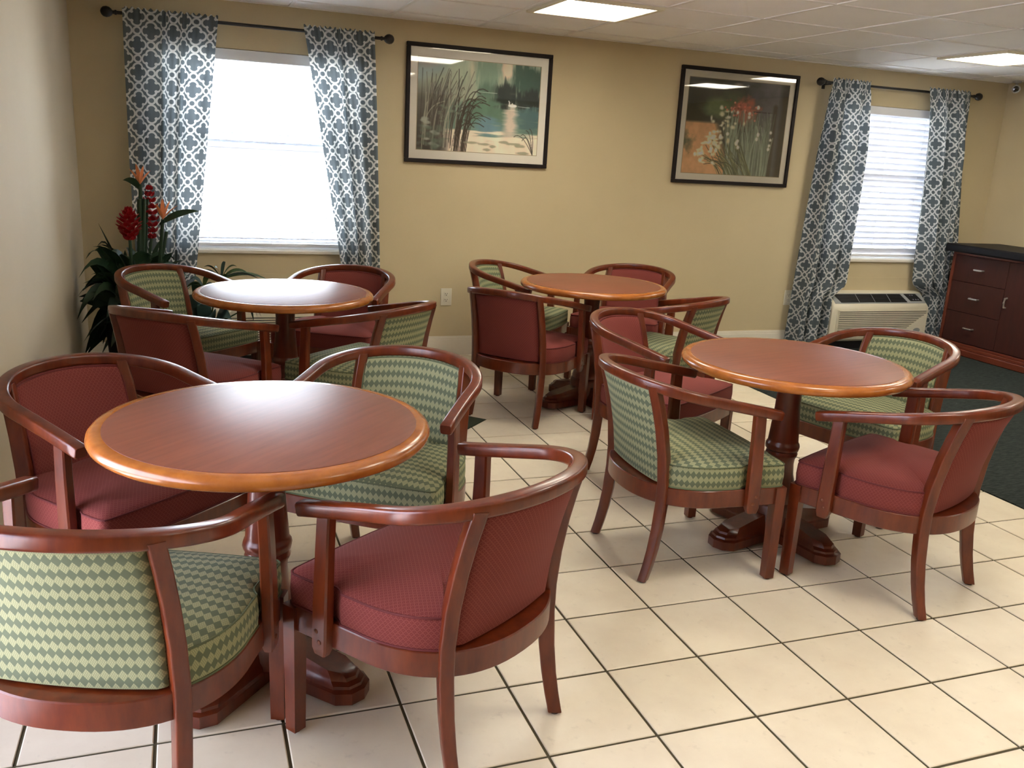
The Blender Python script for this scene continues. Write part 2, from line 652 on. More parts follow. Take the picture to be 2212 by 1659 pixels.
full = None
rest = MB()
for j in range(-15, 11):
    for i in range(-6, 8):
        x0, x1 = max(i * T, XL), (i + 1) * T
        y0, y1 = j * T, min((j + 1) * T, YB)
        if y1 - y0 < 0.03 or x1 - x0 < 0.03 or y0 < YF - 0.2: continue
        x0 += G; x1 -= G; y0 += G; y1 -= G
        poly = [(x0, y0), (x1, y0), (x1, y1), (x0, y1)]
        sx = 1 if i + 0.5 > DC[0] else -1
        sy = 1 if j + 0.5 > DC[1] else -1
        c = (sx * DC[0] + sy * DC[1]) * T + DR * T + G
        whole = all(sx * p[0] + sy * p[1] >= c for p in poly)
        if not whole:
            poly = clip(poly, sx, sy, c)
            if len(poly) < 3: continue
        regular = whole and abs(x1 - x0 - T + 2 * G) < 1e-6 and abs(y1 - y0 - T + 2 * G) < 1e-6
        if j < -8:
            b = tile_mb(poly)
            o = len(rest.v)
            rest.v += b.v
            rest.f += [tuple(k + o for k in f) for f in b.f]
            rest.uv += b.uv
            continue
        cx = sum(p[0] for p in poly) / len(poly); cy = sum(p[1] for p in poly) / len(poly)
        if regular:
            if full is None:
                full = tile_mb([(p[0] - cx, p[1] - cy) for p in poly]).mesh('floor_tile', 0)
                full.materials.append(M['tile'])
            inst('floor_tile', full, floor, (cx, cy, random.uniform(-0.0004, 0.0003)))
        else:
            o = tile_mb([(p[0] - cx, p[1] - cy) for p in poly]).build('floor_tile', M['tile'], floor, smooth=0)
            o.location = (cx, cy, 0)
o = rest.build('floor_tile_field', M['tile'], floor, smooth=0)
o['kind'] = 'stuff'
gm = tile_mb([(-T / 2 + G, -T / 2 + G), (T / 2 - G, -T / 2 + G), (T / 2 - G, T / 2 - G), (-T / 2 + G, T / 2 - G)]).mesh('green_tile', 0)
gm.materials.append(M['tile_green'])
for a in (-0.5, 0.5):
    for b in (-0.5, 0.5):
        s = math.sqrt(0.5)
        inst('green_floor_tile', gm, floor, (DC[0] * T + (a - b) * s * T, DC[1] * T + (a + b) * s * T, 0), (0, 0, math.pi / 4))
m = MB(); m.box(CARX + 0.002, XR, YF, YB, -0.004, 0.003)
struct(m.build('floor_carpet', M['carpet'], smooth=0), 'dark charcoal carpet beside the tiles')

# ------------------------------------------------------------------ ceiling: boards, bars, lamps
m = MB(); m.box(XL - TH, XR + TH, YF - TH, YB + TH, ZC + 0.03, ZC + 0.12)
ceil = struct(m.build('ceiling', M['ceil'], smooth=0), 'suspended ceiling of square off-white boards')
MOD = 2.0 * T
gx = [XL] + [0.164 + MOD * k for k in range(-3, 10) if XL + 0.08 < 0.164 + MOD * k < XR - 0.08] + [XR]
gy = [YF] + [2.285 + MOD * k for k in range(-12, 3) if YF + 0.08 < 2.285 + MOD * k < YB - 0.08] + [YB]
lamp_cells = set()
for lx in (0.164 + MOD * 1 + MOD / 2, 0.164 + MOD * 6 + MOD / 2):
    for ly in (2.285 - MOD / 2, 2.285 - MOD * 2.5, 2.285 - MOD * 5.5, 2.285 - MOD * 8.5):
        lamp_cells.add((round(lx, 2), round(ly, 2)))
cmesh = {}
for i in range(len(gx) - 1):
    for j in range(len(gy) - 1):
        cx, cy = (gx[i] + gx[i + 1]) / 2, (gy[j] + gy[j + 1]) / 2
        w, h = gx[i + 1] - gx[i], gy[j + 1] - gy[j]
        if (round(cx, 2), round(cy, 2)) in lamp_cells: continue
        k = (round(w, 3), round(h, 3))
        if k not in cmesh:
            mb = MB(); mb.box(-w / 2 + 0.001, w / 2 - 0.001, -h / 2 + 0.001, h / 2 - 0.001, 0.004, 0.02)
            cmesh[k] = mb.mesh('ceiling_board', 0)
            cmesh[k].materials.append(M['ceil'])
        inst('ceiling_board', cmesh[k], ceil, (cx, cy, ZC))
for x in gx[1:-1]:
    mb = MB(); mb.box(x - 0.012, x + 0.012, YF, YB, ZC - 0.001, ZC + 0.005)
    mb.build('ceiling_bar', M['bar'], ceil, smooth=0)
for y in gy[1:-1]:
    mb = MB(); mb.box(XL, XR, y - 0.012, y + 0.012, ZC - 0.0012, ZC + 0.0048)
    mb.build('ceiling_bar', M['bar'], ceil, smooth=0)
for y in (YB - 0.011, YF + 0.011):
    mb = MB(); mb.box(XL, XR, y - 0.011, y + 0.011, ZC - 0.002, ZC + 0.004)
    mb.build('wall_angle', M['bar'], ceil, smooth=0)

lf = MB()
h = MOD / 2 - 0.012
for a, b, c, d in ((-h, h, -h, -h + 0.035), (-h, h, h - 0.035, h), (-h, -h + 0.035, -h + 0.035, h - 0.035), (h - 0.035, h, -h + 0.035, h - 0.035)):
    lf.box(a, b, c, d, -0.016, 0.012, 0.003)
lf = lf.mesh('lamp_frame', 0); lf.materials.append(M['lampframe'])
ld = MB(); ld.box(-h + 0.03, h - 0.03, -h + 0.03, h - 0.03, -0.008, 0.004)
ld = ld.mesh('lamp_diffuser', 0); ld.materials.append(M['lamp'])
for (lx, ly) in sorted(lamp_cells):
    row = ('nearest the window wall', 'in the second row from the window wall', 'in the third row from the window wall', 'in the row furthest from the window wall')[
        sorted({b for _, b in lamp_cells}, reverse=True).index(ly)]
    lab = 'lit square ceiling lamp over the %s, %s' % ('tiles' if lx < 2.5 else 'carpet', row)
    t_ = thing('ceiling_lamp', (lx, ly, ZC), 0, lab, 'ceiling lamp', 'square ceiling lamp panels')
    inst('lamp_frame', lf, t_)
    inst('diffuser', ld, t_)

# ------------------------------------------------------------------ windows, sills, baseboards
AC_C = (-0.640, 4.510)
ACW = 1.06


def window(n, x0, x1):
    z0, z1 = WZ
    y0, y1 = YB + 0.10, YB + 0.16
    mb = MB()
    w = 0.055
    mb.box(x0, x0 + w, y0, y1, z0, z1); mb.box(x1 - w, x1, y0, y1, z0, z1)
    mb.box(x0 + w, x1 - w, y0, y1, z0, z0 + w); mb.box(x0 + w, x1 - w, y0, y1, z1 - w, z1)
    o = struct(mb.build('window_%d' % n, M['vinyl'], smooth=0), 'white sash window behind a blind')
    zm = 1.43
    mb = MB(); mb.box(x0 + w, x1 - w, y0 + 0.005, y1 - 0.005, zm - 0.025, zm + 0.025)
    mb.build('meeting_rail', M['vinyl'], o, smooth=0)
    for a, b in ((z0 + w, zm - 0.025), (zm + 0.025, z1 - w)):
        mb = MB(); mb.box(x0 + w, x1 - w, y0 + 0.028, y0 + 0.033, a, b)
        mb.build('pane', M['glass'], o, smooth=0)
    mb = MB(); mb.box(x0 - 0.03, x1 + 0.03, YB - 0.022, YB + 0.10, z0 - 0.022, z0 + 0.002, 0.004)
    mb.build('window_sill', M['white_trim'], o, smooth=0)
    return o


window(1, *W1)
window(2, *W2)


def baseboard(name, path_boxes):
    mb = MB()
    for (x0, x1, y0, y1, ax) in path_boxes:
        mb.box(x0, x1, y0, y1, 0.0, 0.118)
        if ax == 'y':
            mb.box(x0, x1, y0 + 0.004, y1, 0.118, 0.134)
            mb.box(x0, x1, y0 + 0.008, y1, 0.134, 0.143)
        else:
            mb.box(x0, x1, y0, y1, 0.118, 0.143)
    return struct(mb.build(name, M['white_trim'], smooth=0), 'white moulded baseboard')


segs = [XL + 0.016, AC_C[0] - ACW / 2 - 0.01, AC_C[0] + ACW / 2 + 0.01, AC_C[1] - ACW / 2 - 0.01, AC_C[1] + ACW / 2 + 0.01, XR]
baseboard('baseboard_back', [(segs[i], segs[i + 1], YB - 0.016, YB, 'y') for i in (0, 2, 4)])
baseboard('baseboard_left', [(XL, XL + 0.015, DOOR[1] + 0.02, YB, 'x'), (XL, XL + 0.015, YF, DOOR[0] - 0.02, 'x')])
baseboard('baseboard_right', [(XR - 0.015, XR, YF, YB - 0.016, 'x')])
for n, c in enumerate(AC_C):
    mb = MB(); mb.box(c - ACW / 2, c + ACW / 2, YB - 0.007, YB, 0.47, 0.605)
    struct(mb.build('trim_%d' % (n + 1), M['wall'], smooth=0), 'painted patch board above the heater')

# ------------------------------------------------------------------ blinds


def blind(x0, x1, tilt, label):
    root = thing('window_blind', ((x0 + x1) / 2, YB + 0.045, WZ[0]), 0, label, 'blind', 'white slatted window blinds')
    hw = (x1 - x0) / 2 - 0.012
    mb = MB(); mb.box(-hw - 0.006, hw + 0.006, -0.052, 0.035, 1.205, 1.272, 0.004)
    mb.build('valance', M['valance'], root, smooth=0)
    mb = MB(); mb.box(-hw, hw, -0.026, 0.026, 0.022, 0.044, 0.005)
    mb.build('bottom_rail', M['valance'], root, smooth=0)
    n = 24
    sm = MB()
    b = len(sm.v)
    K = 6
    for z in (0.0, 0.0028):
        for s in (-1, 1):
            for k in range(K + 1):
                y = -0.0255 + 0.051 * k / K
                sm.v.append((s * hw, y, z + 0.004 * (1 - (y / 0.0255) ** 2)))
    W = K + 1
    for k in range(K):
        sm.quad((k, W + k, W + k + 1, k + 1)[::-1])
        sm.quad((2 * W + k, 3 * W + k, 3 * W + k + 1, 2 * W + k + 1))
    sm.quad((0, W, 3 * W, 2 * W)); sm.quad((K, 2 * W + K, 3 * W + K, W + K))
    me = sm.mesh('slat', 40)
    me.materials.append(M['slat'])
    for k in range(n):
        z = 0.072 + (1.19 - 0.072) * k / (n - 1)
        inst('slat', me, root, (0, 0, z), (tilt, 0, 0))
    for x in (-hw * 0.62, hw * 0.05, hw * 0.68):
        for y in (-0.0275, 0.0275):
            mb = MB(); mb.tube([Vector((x, y, 0.03)), Vector((x, y, 1.21))], 0.0011, 5)
            mb.build('ladder_cord', M['valance'], root)
    return root


blind(W1[0] + 0.005, W1[1] - 0.005, math.radians(-16), 'white slatted blind in the window by the tropical plant')
blind(W2[0] + 0.005, W2[1] - 0.005, math.radians(-65), 'white slatted blind in the window next to the sideboard')

# ------------------------------------------------------------------ curtain rods and curtains
ROD_Y, ROD_Z = 3.105, 2.172


def rod(x0, x1, label):
    root = thing('curtain_rod', (0, 0, 0), 0, label, 'curtain rod', 'black curtain rods')
    root.location = ((x0 + x1) / 2, ROD_Y, ROD_Z)
    hx = (x1 - x0) / 2
    mb = MB(); mb.tube([Vector((-hx, 0, 0)), Vector((hx, 0, 0))], 0.010, 12)
    mb.build('pole', M['rod'], root)
    for s in (-1, 1):
        prof = [(0.006, 0), (0.014, 0.0), (0.014, 0.010), (0.009, 0.014), (0.009, 0.022), (0.018, 0.027), (0.028, 0.040), (0.032, 0.056),
                (0.028, 0.073), (0.018, 0.084), (0.006, 0.089)]
        Mx = Matrix.Translation((s * (hx - 0.03), 0, 0)) @ Matrix.Rotation(s * math.pi / 2, 4, 'Y')
        mb = MB(); mb.lathe(prof, 20, M=Mx)
        mb.build('finial', M['rod'], root, smooth=50)
        mb = MB()
        xb = s * (hx - 0.075)
        mb.tube([Vector((xb, 0, -0.012)), Vector((xb, YB - ROD_Y, -0.012))], 0.006, 8)
        mb.box(xb - 0.014, xb + 0.014, YB - ROD_Y - 0.006, YB - ROD_Y - 0.0005, -0.045, 0.03)
        mb.build('bracket', M['rod'], root)
    return root


rod(-1.517, 0.136, 'black curtain rod with ball finials over the window by the plant')
rod(3.66, 5.254, 'black curtain rod with ball finials over the window by the sideboard')


def curtain(name, keysL, keysR, label, seed, folds=4.5, full=1.0, zb=0.07, deep=0.022):
    """keys: list of (z, x) for the two side edges"""
    rg = random.Random(seed)
    ph = [rg.uniform(0, 6.28) for _ in range(6)]
    nu, nv = 110, 60
    zt = 2.205
    def ed(keys, z):
        ks = sorted(keys)
        return float(np.interp(z, [k[0] for k in ks], [k[1] for k in ks]))
    cw = full * abs(ed(keysR, 2.1) - ed(keysL, 2.1))
    mb = MB()
    xm = (ed(keysL, 1.2) + ed(keysR, 1.2)) / 2
    for j in range(nv + 1):
        f = j / nv
        z = zt - (zt - zb) * (f ** 1.25)
        xl, xr = ed(keysL, z), ed(keysR, z)
        drop = zt - z
        amp = deep * min(1.0, 0.25 + drop / 0.7)
        g = math.exp(-((z - ROD_Z) / 0.05) ** 2)           # rod pocket hugs the pole
        for i in range(nu + 1):
            u = i / nu
            uu = u + 0.035 * math.sin(2 * math.pi * u * 1.5 + ph[0]) * min(1, drop / 0.4)
            big = 2 * abs(math.sin(math.pi * folds * uu + ph[1] + 0.25 * math.sin(2.0 * drop + ph[2]))) ** 5 - 1
            med = 0.22 * math.sin(2 * math.pi * folds * 2.3 * uu + ph[3] + 0.8 * drop)
            fine = math.sin(2 * math.pi * folds * 4.4 * u + ph[4])
            y = amp * (big + med) * (1 - 0.85 * g) + 0.007 * fine * math.exp(-drop / 0.18)
            side = 0.0 if z > ROD_Z + 0.012 or z < ROD_Z - 0.03 else 0.0
            y0 = ROD_Y - 0.014 if z < ROD_Z + 0.02 else ROD_Y - 0.010
            yy = y0 - 0.004 - abs(amp) * 0.2 + y
            yy = min(yy, YB - 0.035)
            if g > 0.2: yy = min(yy, ROD_Y - 0.0145)
            x = xl + (xr - xl) * u
            zz = z + (0.008 * fine if j == 0 else 0) + (0.006 * big if j == nv else 0)
            mb.v.append((x - xm, yy - ROD_Y, zz))
    ref = mb.v[(nv // 2) * (nu + 1):(nv // 2 + 1) * (nu + 1)]
    arc = [0.0]
    for p, q in zip(ref, ref[1:]): arc.append(arc[-1] + math.hypot(q[0] - p[0], q[1] - p[1]))
    for j in range(nv):
        for i in range(nu):
            a = j * (nu + 1) + i
            zz = [mb.v[k][2] for k in (a, a + 1, a + nu + 2, a + nu + 1)]
            u0, u1 = arc[i] * full, arc[i + 1] * full
            mb.quad((a, a + nu + 1, a + nu + 2, a + 1), [(u0, zz[0]), (u0, zz[3]), (u1, zz[2]), (u1, zz[1])])
    o = mb.build(name, M['curtain'], smooth=180)
    o.location = (xm, ROD_Y, 0)
    tag(o, label, 'curtain', 'gray trellis-print curtains')
    return o


curtain('curtain', [(2.2, -1.455), (1.3, -1.458), (0.05, -1.44)], [(2.2, -0.910), (0.66, -1.087), (0.56, -1.10), (0.47, -1.182), (0.05, -1.185)],
        'gray and white trellis curtain gathered beside the tropical plant', 3, folds=3.6)
curtain('curtain', [(2.2, -0.394), (0.68, -0.151), (0.56, -0.14), (0.47, -0.098), (0.05, -0.095)], [(2.2, 0.062), (0.66, 0.117), (0.05, 0.12)],
        'gray and white trellis curtain hanging next to the lake picture', 8, folds=3.2)
curtain('curtain', [(2.2, 3.735), (1.18, 3.680), (0.05, 3.635)], [(2.2, 4.112), (1.18, 4.10), (0.56, 4.09), (0.47, 3.968), (0.05, 3.965)],
        'gray and white trellis curtain hanging next to the garden picture', 5, folds=2.4, full=1.0, deep=0.062)
curtain('curtain', [(2.2, 4.72), (1.2, 4.840), (0.56, 4.91), (0.47, 5.052), (0.05, 5.06)], [(2.2, 5.165), (1.2, 5.238), (0.05, 5.335)],
        'gray and white trellis curtain hanging next to the sideboard', 12, folds=2.4, full=1.0, deep=0.062)

# ------------------------------------------------------------------ wall heaters (through-wall air units)


def ac_unit(cx, label):
    root = thing('wall_air_conditioner', (cx, YB, 0), 0, label, 'air conditioner', 'through-wall air units under the windows')
    w = ACW / 2
    # body profile in (y, z), extruded along x with rounded ends
    prof = [(0.0, 0.075), (-0.185, 0.075), (-0.205, 0.095), (-0.205, 0.352), (-0.201, 0.378), (-0.187, 0.392), (-0.082, 0.480), (-0.050, 0.490), (0.0, 0.490)]
    mb = MB()
    ends = [(-w, 0.030), (-w + 0.008, 0.010), (-w + 0.028, 0.0), (w - 0.028, 0.0), (w - 0.008, 0.010), (w, 0.030)]
    n = len(prof)
    for (x, ins) in ends:
        for (y, z) in prof:
            yy = min(0.0, y + ins) if y < 0 else y
            zz = z - ins if z > 0.3 else (z + ins * 0.3)
            mb.v.append((x, yy - 0.0005, zz))
    for i in range(len(ends) - 1):
        for k in range(n - 1):
            mb.quad((i * n + k, i * n + k + 1, (i + 1) * n + k + 1, (i + 1) * n + k)[::-1])
    mb.quad([k for k in range(n)]); mb.quad([(len(ends) - 1) * n + k for k in range(n)][::-1])
    mb.build('body', M['ac'], root, smooth=40)
    mb = MB(); mb.box(-w + 0.02, w - 0.02, -0.16, -0.001, 0.0, 0.078)
    mb.build('sub_base', M['ac_dark'], root, smooth=0)
    # grille recess and slats on the front; slats shorten towards the maker's corner
    mb = MB(); mb.box(-w + 0.075, w - 0.035, -0.2065, -0.204, 0.115, 0.342)
    mb.build('grille_recess', M['ac_dark'], root, smooth=0)
    ns = 14
    for k in range(ns + 1):
        z = 0.342 - k * (0.227 / ns)
        mb = MB(); mb.box(-w + 0.070, w - 0.030, -0.2125, -0.2045, z - 0.0062, z + 0.0040, 0.001)
        mb.build('grille_slat', M['ac'], root, smooth=0)
    for x0, x1 in ((-w + 0.055, -w + 0.078), (w - 0.037, w - 0.022)):
        mb = MB(); mb.box(x0, x1, -0.2125, -0.204, 0.108, 0.350, 0.001)
        mb.build('grille_side', M['ac'], root, smooth=0)
    # solid corner panel below a diagonal
    mb = MB()
    pl = [(w - 0.030, 0.315), (w - 0.030, 0.108), (w - 0.40, 0.108), (w - 0.30, 0.135), (w - 0.13, 0.255)]
    for y in (-0.204, -0.2135):
        for (x, z) in pl: mb.v.append((x, y, z))
    mb.quad((5, 6, 7, 8, 9)[::-1])
    for k in range(5):
        j = (k + 1) % 5
        mb.quad((k, j, 5 + j, 5 + k))
    cp = mb.build('corner_panel', M['ac'], root, smooth=0)
    mb = MB(); mb.lathe([(0.0295, 0), (0.0295, 0.001), (0.026, 0.0015)], 24, M=Matrix.Translation((w - 0.12, -0.2135, 0.165)) @ Matrix.Rotation(math.pi / 2, 4, 'X') @ Matrix.Diagonal((1.3, 0.7, 1, 1)))
    mb.build('maker_badge', M['ac_gray'], cp, smooth=0)
    # sloped control deck on top
    sl = math.atan2(0.088, 0.105)
    Mx = Matrix.Translation((0, -0.1345, 0.436)) @ Matrix.Rotation(sl, 4, 'X')
    mb = MB(); mb.box(-w + 0.045, w - 0.03, -0.058, 0.058, 0.0, 0.004, 0.002, M=Mx)
    deck = mb.build('control_deck', M['ac_gray'], root, smooth=0)
    mb = MB()
    pl = [(-w + 0.07, 0.047), (w - 0.27, 0.047), (w - 0.235, -0.047), (-w + 0.11, -0.047)]
    for z in (0.004, 0.006):
        for (x, y) in pl: mb.v.append(tuple(Mx @ Vector((x, y, z))))
    mb.quad((4, 5, 6, 7)[::-1])
    for k in range(4): mb.quad((k, (k + 1) % 4, 4 + (k + 1) % 4, 4 + k))
    mb.build('outlet_grille', M['ac_dark'], root, smooth=0)
    for k in range(5):
        y = 0.036 - k * 0.018
        mb = MB(); mb.box(-w + 0.085 + k * 0.008, w - 0.262 + k * 0.006, y - 0.0015, y + 0.0015, 0.006, 0.0085, M=Mx)
        mb.build('vane', M['rod'], root, smooth=0)
    for k in range(3):
        x = -w + 0.30 + k * 0.17
        mb = MB(); mb.box(x - 0.002, x + 0.002, -0.045, 0.045, 0.006, 0.009, M=Mx)
        mb.build('vane_rib', M['ac_gray'], root, smooth=0)
    mb = MB()
    pl = [(w - 0.225, 0.047), (w - 0.095, 0.047), (w - 0.060, -0.035), (w - 0.190, -0.035)]
    for z in (0.004, 0.0065):
        for (x, y) in pl: mb.v.append(tuple(Mx @ Vector((x, y, z))))
    mb.quad((4, 5, 6, 7)[::-1])
    for k in range(4): mb.quad((k, (k + 1) % 4, 4 + (k + 1) % 4, 4 + k))
    pn = mb.build('control_panel', M['ac_dark'], root, smooth=0)
    for (x, y) in ((w - 0.165, 0.030), (w - 0.14, 0.030), (w - 0.155, -0.018), (w - 0.125, -0.018), (w - 0.10, -0.018)):
        mb = MB(); mb.box(x - 0.006, x + 0.006, y - 0.005, y + 0.005, 0.0065, 0.008, M=Mx)
        mb.build('button', M['ac_button'], pn, smooth=0)
    return root


ac_unit(AC_C[0], 'almond plastic wall air unit under the window by the plant')
ac_unit(AC_C[1], 'almond plastic wall air unit under the window by the sideboard')

# ------------------------------------------------------------------ wall outlets


def wall_outlet(x, z, label):
    root = thing('wall_outlet', (x, YB, z), 0, label, 'outlet', 'ivory wall outlets')
    mb = MB(); mb.box(-0.042, 0.042, -0.006, -0.0003, -0.064, 0.064, 0.002)
    mb.build('plate', M['plate'], root, smooth=0)
    for s in (-1, 1):
        mb = MB(); mb.box(-0.017, 0.017, -0.0085, -0.0055, s * 0.022 - 0.014, s * 0.022 + 0.014, 0.001)
        rc = mb.build('receptacle', M['plate'], root, smooth=0)
        for dx in (-0.007, 0.007):
            mb = MB(); mb.box(dx - 0.0015, dx + 0.0015, -0.0092, -0.008, s * 0.022 - 0.001, s * 0.022 + 0.008)
            mb.build('slot', M['slot'], rc, smooth=0)
        mb = MB(); mb.box(-0.003, 0.003, -0.0092, -0.008, s * 0.022 - 0.011, s * 0.022 - 0.005)
        mb.build('slot', M['slot'], rc, smooth=0)
    return root


wall_outlet(0.640, 0.438, 'ivory wall outlet below the lake picture')
wall_outlet(3.668, 0.425, 'ivory wall outlet half hidden behind a curtain')

# ------------------------------------------------------------------ paintings (procedural vertex colours)


def vnoise(w, h, sx, sy, oct=4):
    out = np.zeros((h, w)); a = 1.0; tot = 0
    for o in range(oct):
        gw, gh = int(sx * 2 ** o) + 2, int(sy * 2 ** o) + 2
        g = rng.random((gh, gw))
        x = np.linspace(0, gw - 1.001, w); y = np.linspace(0, gh - 1.001, h)
        xi, yi = x.astype(int), y.astype(int)
        fx, fy = x - xi, y - yi
        fx = fx * fx * (3 - 2 * fx); fy = fy * fy * (3 - 2 * fy)
        a00 = g[np.ix_(yi, xi)]; a01 = g[np.ix_(yi, xi + 1)]; a10 = g[np.ix_(yi + 1, xi)]; a11 = g[np.ix_(yi + 1, xi + 1)]
        top = a00 + (a01 - a00) * fx[None]; bot = a10 + (a11 - a10) * fx[None]
        out += a * (top + (bot - top) * fy[:, None]); tot += a; a *= 0.55
    return out / tot


class Canvas:
    def __init__(self, w, h, c):
        self.w, self.h = w, h
        self.im = np.ones((h, w, 3)) * np.array(c) / 255.0
        self.X, self.Y = np.meshgrid((np.arange(w) + .5) / w, (np.arange(h) + .5) / h)

    def over(self, a, c):
        a = np.clip(a, 0, 1)[..., None]
        self.im = self.im * (1 - a) + a * np.array(c) / 255.0

    def blob(self, x, y, rx, ry, c, a=1.0, soft=0.35, nz=None):
        d = np.sqrt(((self.X - x) / rx) ** 2 + ((self.Y - y) / ry) ** 2)
        if nz is not None: d = d + (nz - 0.5) * 1.2
        self.over(a * np.clip((1 - d) / soft, 0, 1), c)

    def stroke(self, pts, wd, c, a=1.0):
        pts = np.array(pts)
        asp = self.w / self.h
        D = np.full(self.X.shape, 9.0)
        for p, q in zip(pts[:-1], pts[1:]):
            d = (q - p) * [asp, 1]
            px = (self.X - p[0]) * asp; py = self.Y - p[1]
            s = np.clip((px * d[0] + py * d[1]) / (d @ d + 1e-9), 0, 1)
            D = np.minimum(D, np.hypot(px - s * d[0], py - s * d[1]))
        self.over(a * np.clip(1.5 - D / wd, 0, 1), c)

    def bez(self, a, b, c, n=9):
        a, b, c = np.array(a), np.array(b), np.array(c)
        s = np.linspace(0, 1, n)[:, None]
        return (1 - s) ** 2 * a + 2 * s * (1 - s) * b + s * s * c


def art_lake():
    w, h = 250, 170
    k = Canvas(w, h, (150, 160, 132))
    n1, n2, n3 = vnoise(w, h, 5, 4), vnoise(w, h, 14, 5), vnoise(w, h, 4, 30)
    nv = vnoise(w, h, 40, 5)
    k.over(np.clip((k.Y - 0.40) / 0.1, 0, 1), (92, 122, 104))
    k.over(np.clip((k.Y - 0.70 + (n3 - .5) * .35) / 0.12, 0, 1), (214, 188, 160))
    k.blob(0.12, 0.08, 0.3, 0.2, (130, 150, 150), .8, .6, n1)
    k.blob(0.10, 0.04, 0.14, 0.09, (150, 120, 112), .6, .8, n1)
    k.blob(0.33, 0.12, 0.2, 0.2, (160, 172, 140), .8, .7, n1)
    k.blob(0.55, 0.12, 0.16, 0.32, (112, 142, 116), .9, .5, nv)
    k.blob(0.90, 0.16, 0.2, 0.35, (60, 92, 76), 1, .4, nv)
    k.blob(0.72, 0.06, 0.055, 0.14, (214, 180, 150), 1, .5, n1)
    k.blob(0.43, 0.10, 0.04, 0.2, (190, 178, 146), .8, .8)
    k.blob(0.72, 0.36, 0.17, 0.18, (48, 58, 54), 1, .4, nv)
    k.blob(0.92, 0.38, 0.16, 0.16, (44, 54, 50), 1, .4, nv)
    k.blob(0.56, 0.34, 0.10, 0.2, (78, 108, 88), .8, .6, nv)
    k.blob(0.55, 0.58, 0.2, 0.26, (82, 118, 94), .95, .5, n3)
    k.blob(0.57, 0.70, 0.15, 0.12, (84, 124, 138), .9, .6, n3)
    k.blob(0.93, 0.58, 0.16, 0.16, (62, 98, 100), .95, .5, n3)
    k.blob(0.76, 0.62, 0.07, 0.25, (206, 178, 156), .85, .7, n3)
    k.stroke([(0.45, 0.325), (0.64, 0.33)], 0.004, (190, 205, 185), .6)
    k.over(np.clip((0.36 - k.X + (n1 - .5) * .12 - 0.10 * k.Y) / 0.15, 0, 1) * np.clip((k.Y - .22) / .25, 0, 1), (84, 80, 72))
    k.over(np.clip((0.30 - k.X + (n1 - .5) * .2) / 0.12, 0, 1) * np.clip((k.Y - .5) / .3, 0, 1), (58, 56, 52))
    rr = random.Random(5)
    for _ in range(70):
        x0 = rr.uniform(0.02, 0.36)
        y1 = rr.uniform(0.1, 0.5)
        dx = rr.uniform(-0.02, 0.16)
        c = rr.choice([(70, 62, 56), (60, 56, 50), (104, 98, 84), (150, 148, 122)])
        k.stroke(k.bez((x0, rr.uniform(.75, 1.0)), (x0 + 0.01, 0.5), (x0 + dx, y1)), rr.uniform(.003, .006), c, .75)
    for _ in range(26):
        x0 = rr.uniform(0.28, 0.40)
        tx = x0 + rr.uniform(0.06, 0.26)
        ty = rr.uniform(0.3, 0.75)
        k.stroke(k.bez((x0, 1.0), (x0 + 0.03, ty - 0.15), (tx, ty)), rr.uniform(.003, .006), (58, 48, 40), .9)
    for (x, y) in ((.06, .66), (.08, .70), (.07, .745), (.13, .80), (.16, .815), (.05, .68), (.12, .93), (.08, .88), (.16, .95)):
        k.blob(x, y, .035, .022, (150, 156, 140), .8, .6, n2)
    for _ in range(24):
        k.blob(rr.uniform(0, .2), rr.uniform(.72, 1), .04, .03, (84, 100, 84), .6, .8, n2)
    for _ in range(14):
        k.blob(rr.uniform(.17, .36), rr.uniform(.5, .68), .03, .018, (108, 124, 100), .6, .8, n2)
    for (x, y, rx) in ((.45, .895, .07), (.55, .905, .06), (.63, .925, .04), (.57, .965, .035), (.70, .87, .06), (.80, .885, .07), (.85, .905, .05), (.88, .985, .06)):
        k.blob(x, y, rx, .018, (142, 140, 108), .9, .5, n2)
    k.blob(.775, .455, .042, .022, (224, 214, 190), 1, .3)
    k.stroke([(.745, .455), (.748, .42), (.742, .405)], .006, (226, 216, 192))
    k.stroke([(.768, .45), (.772, .43)], .006, (220, 210, 186))
    k.blob(.775, .49, .035, .022, (205, 190, 168), .7, .5, n3)
    k.stroke([(.82, .458), (.92, .462)], .003, (200, 205, 195), .7)
    for tx, ty, bx in ((.80, .80, .86), (.86, .78, .90), (.90, .72, .94), (.93, .70, .97), (.87, .84, .92)):
        k.stroke(k.bez((.965, 1.0), (bx, .72), (tx, ty)), .004, (62, 58, 50), .9)
    k.im = k.im * (0.93 + 0.14 * n2[..., None])
    return k


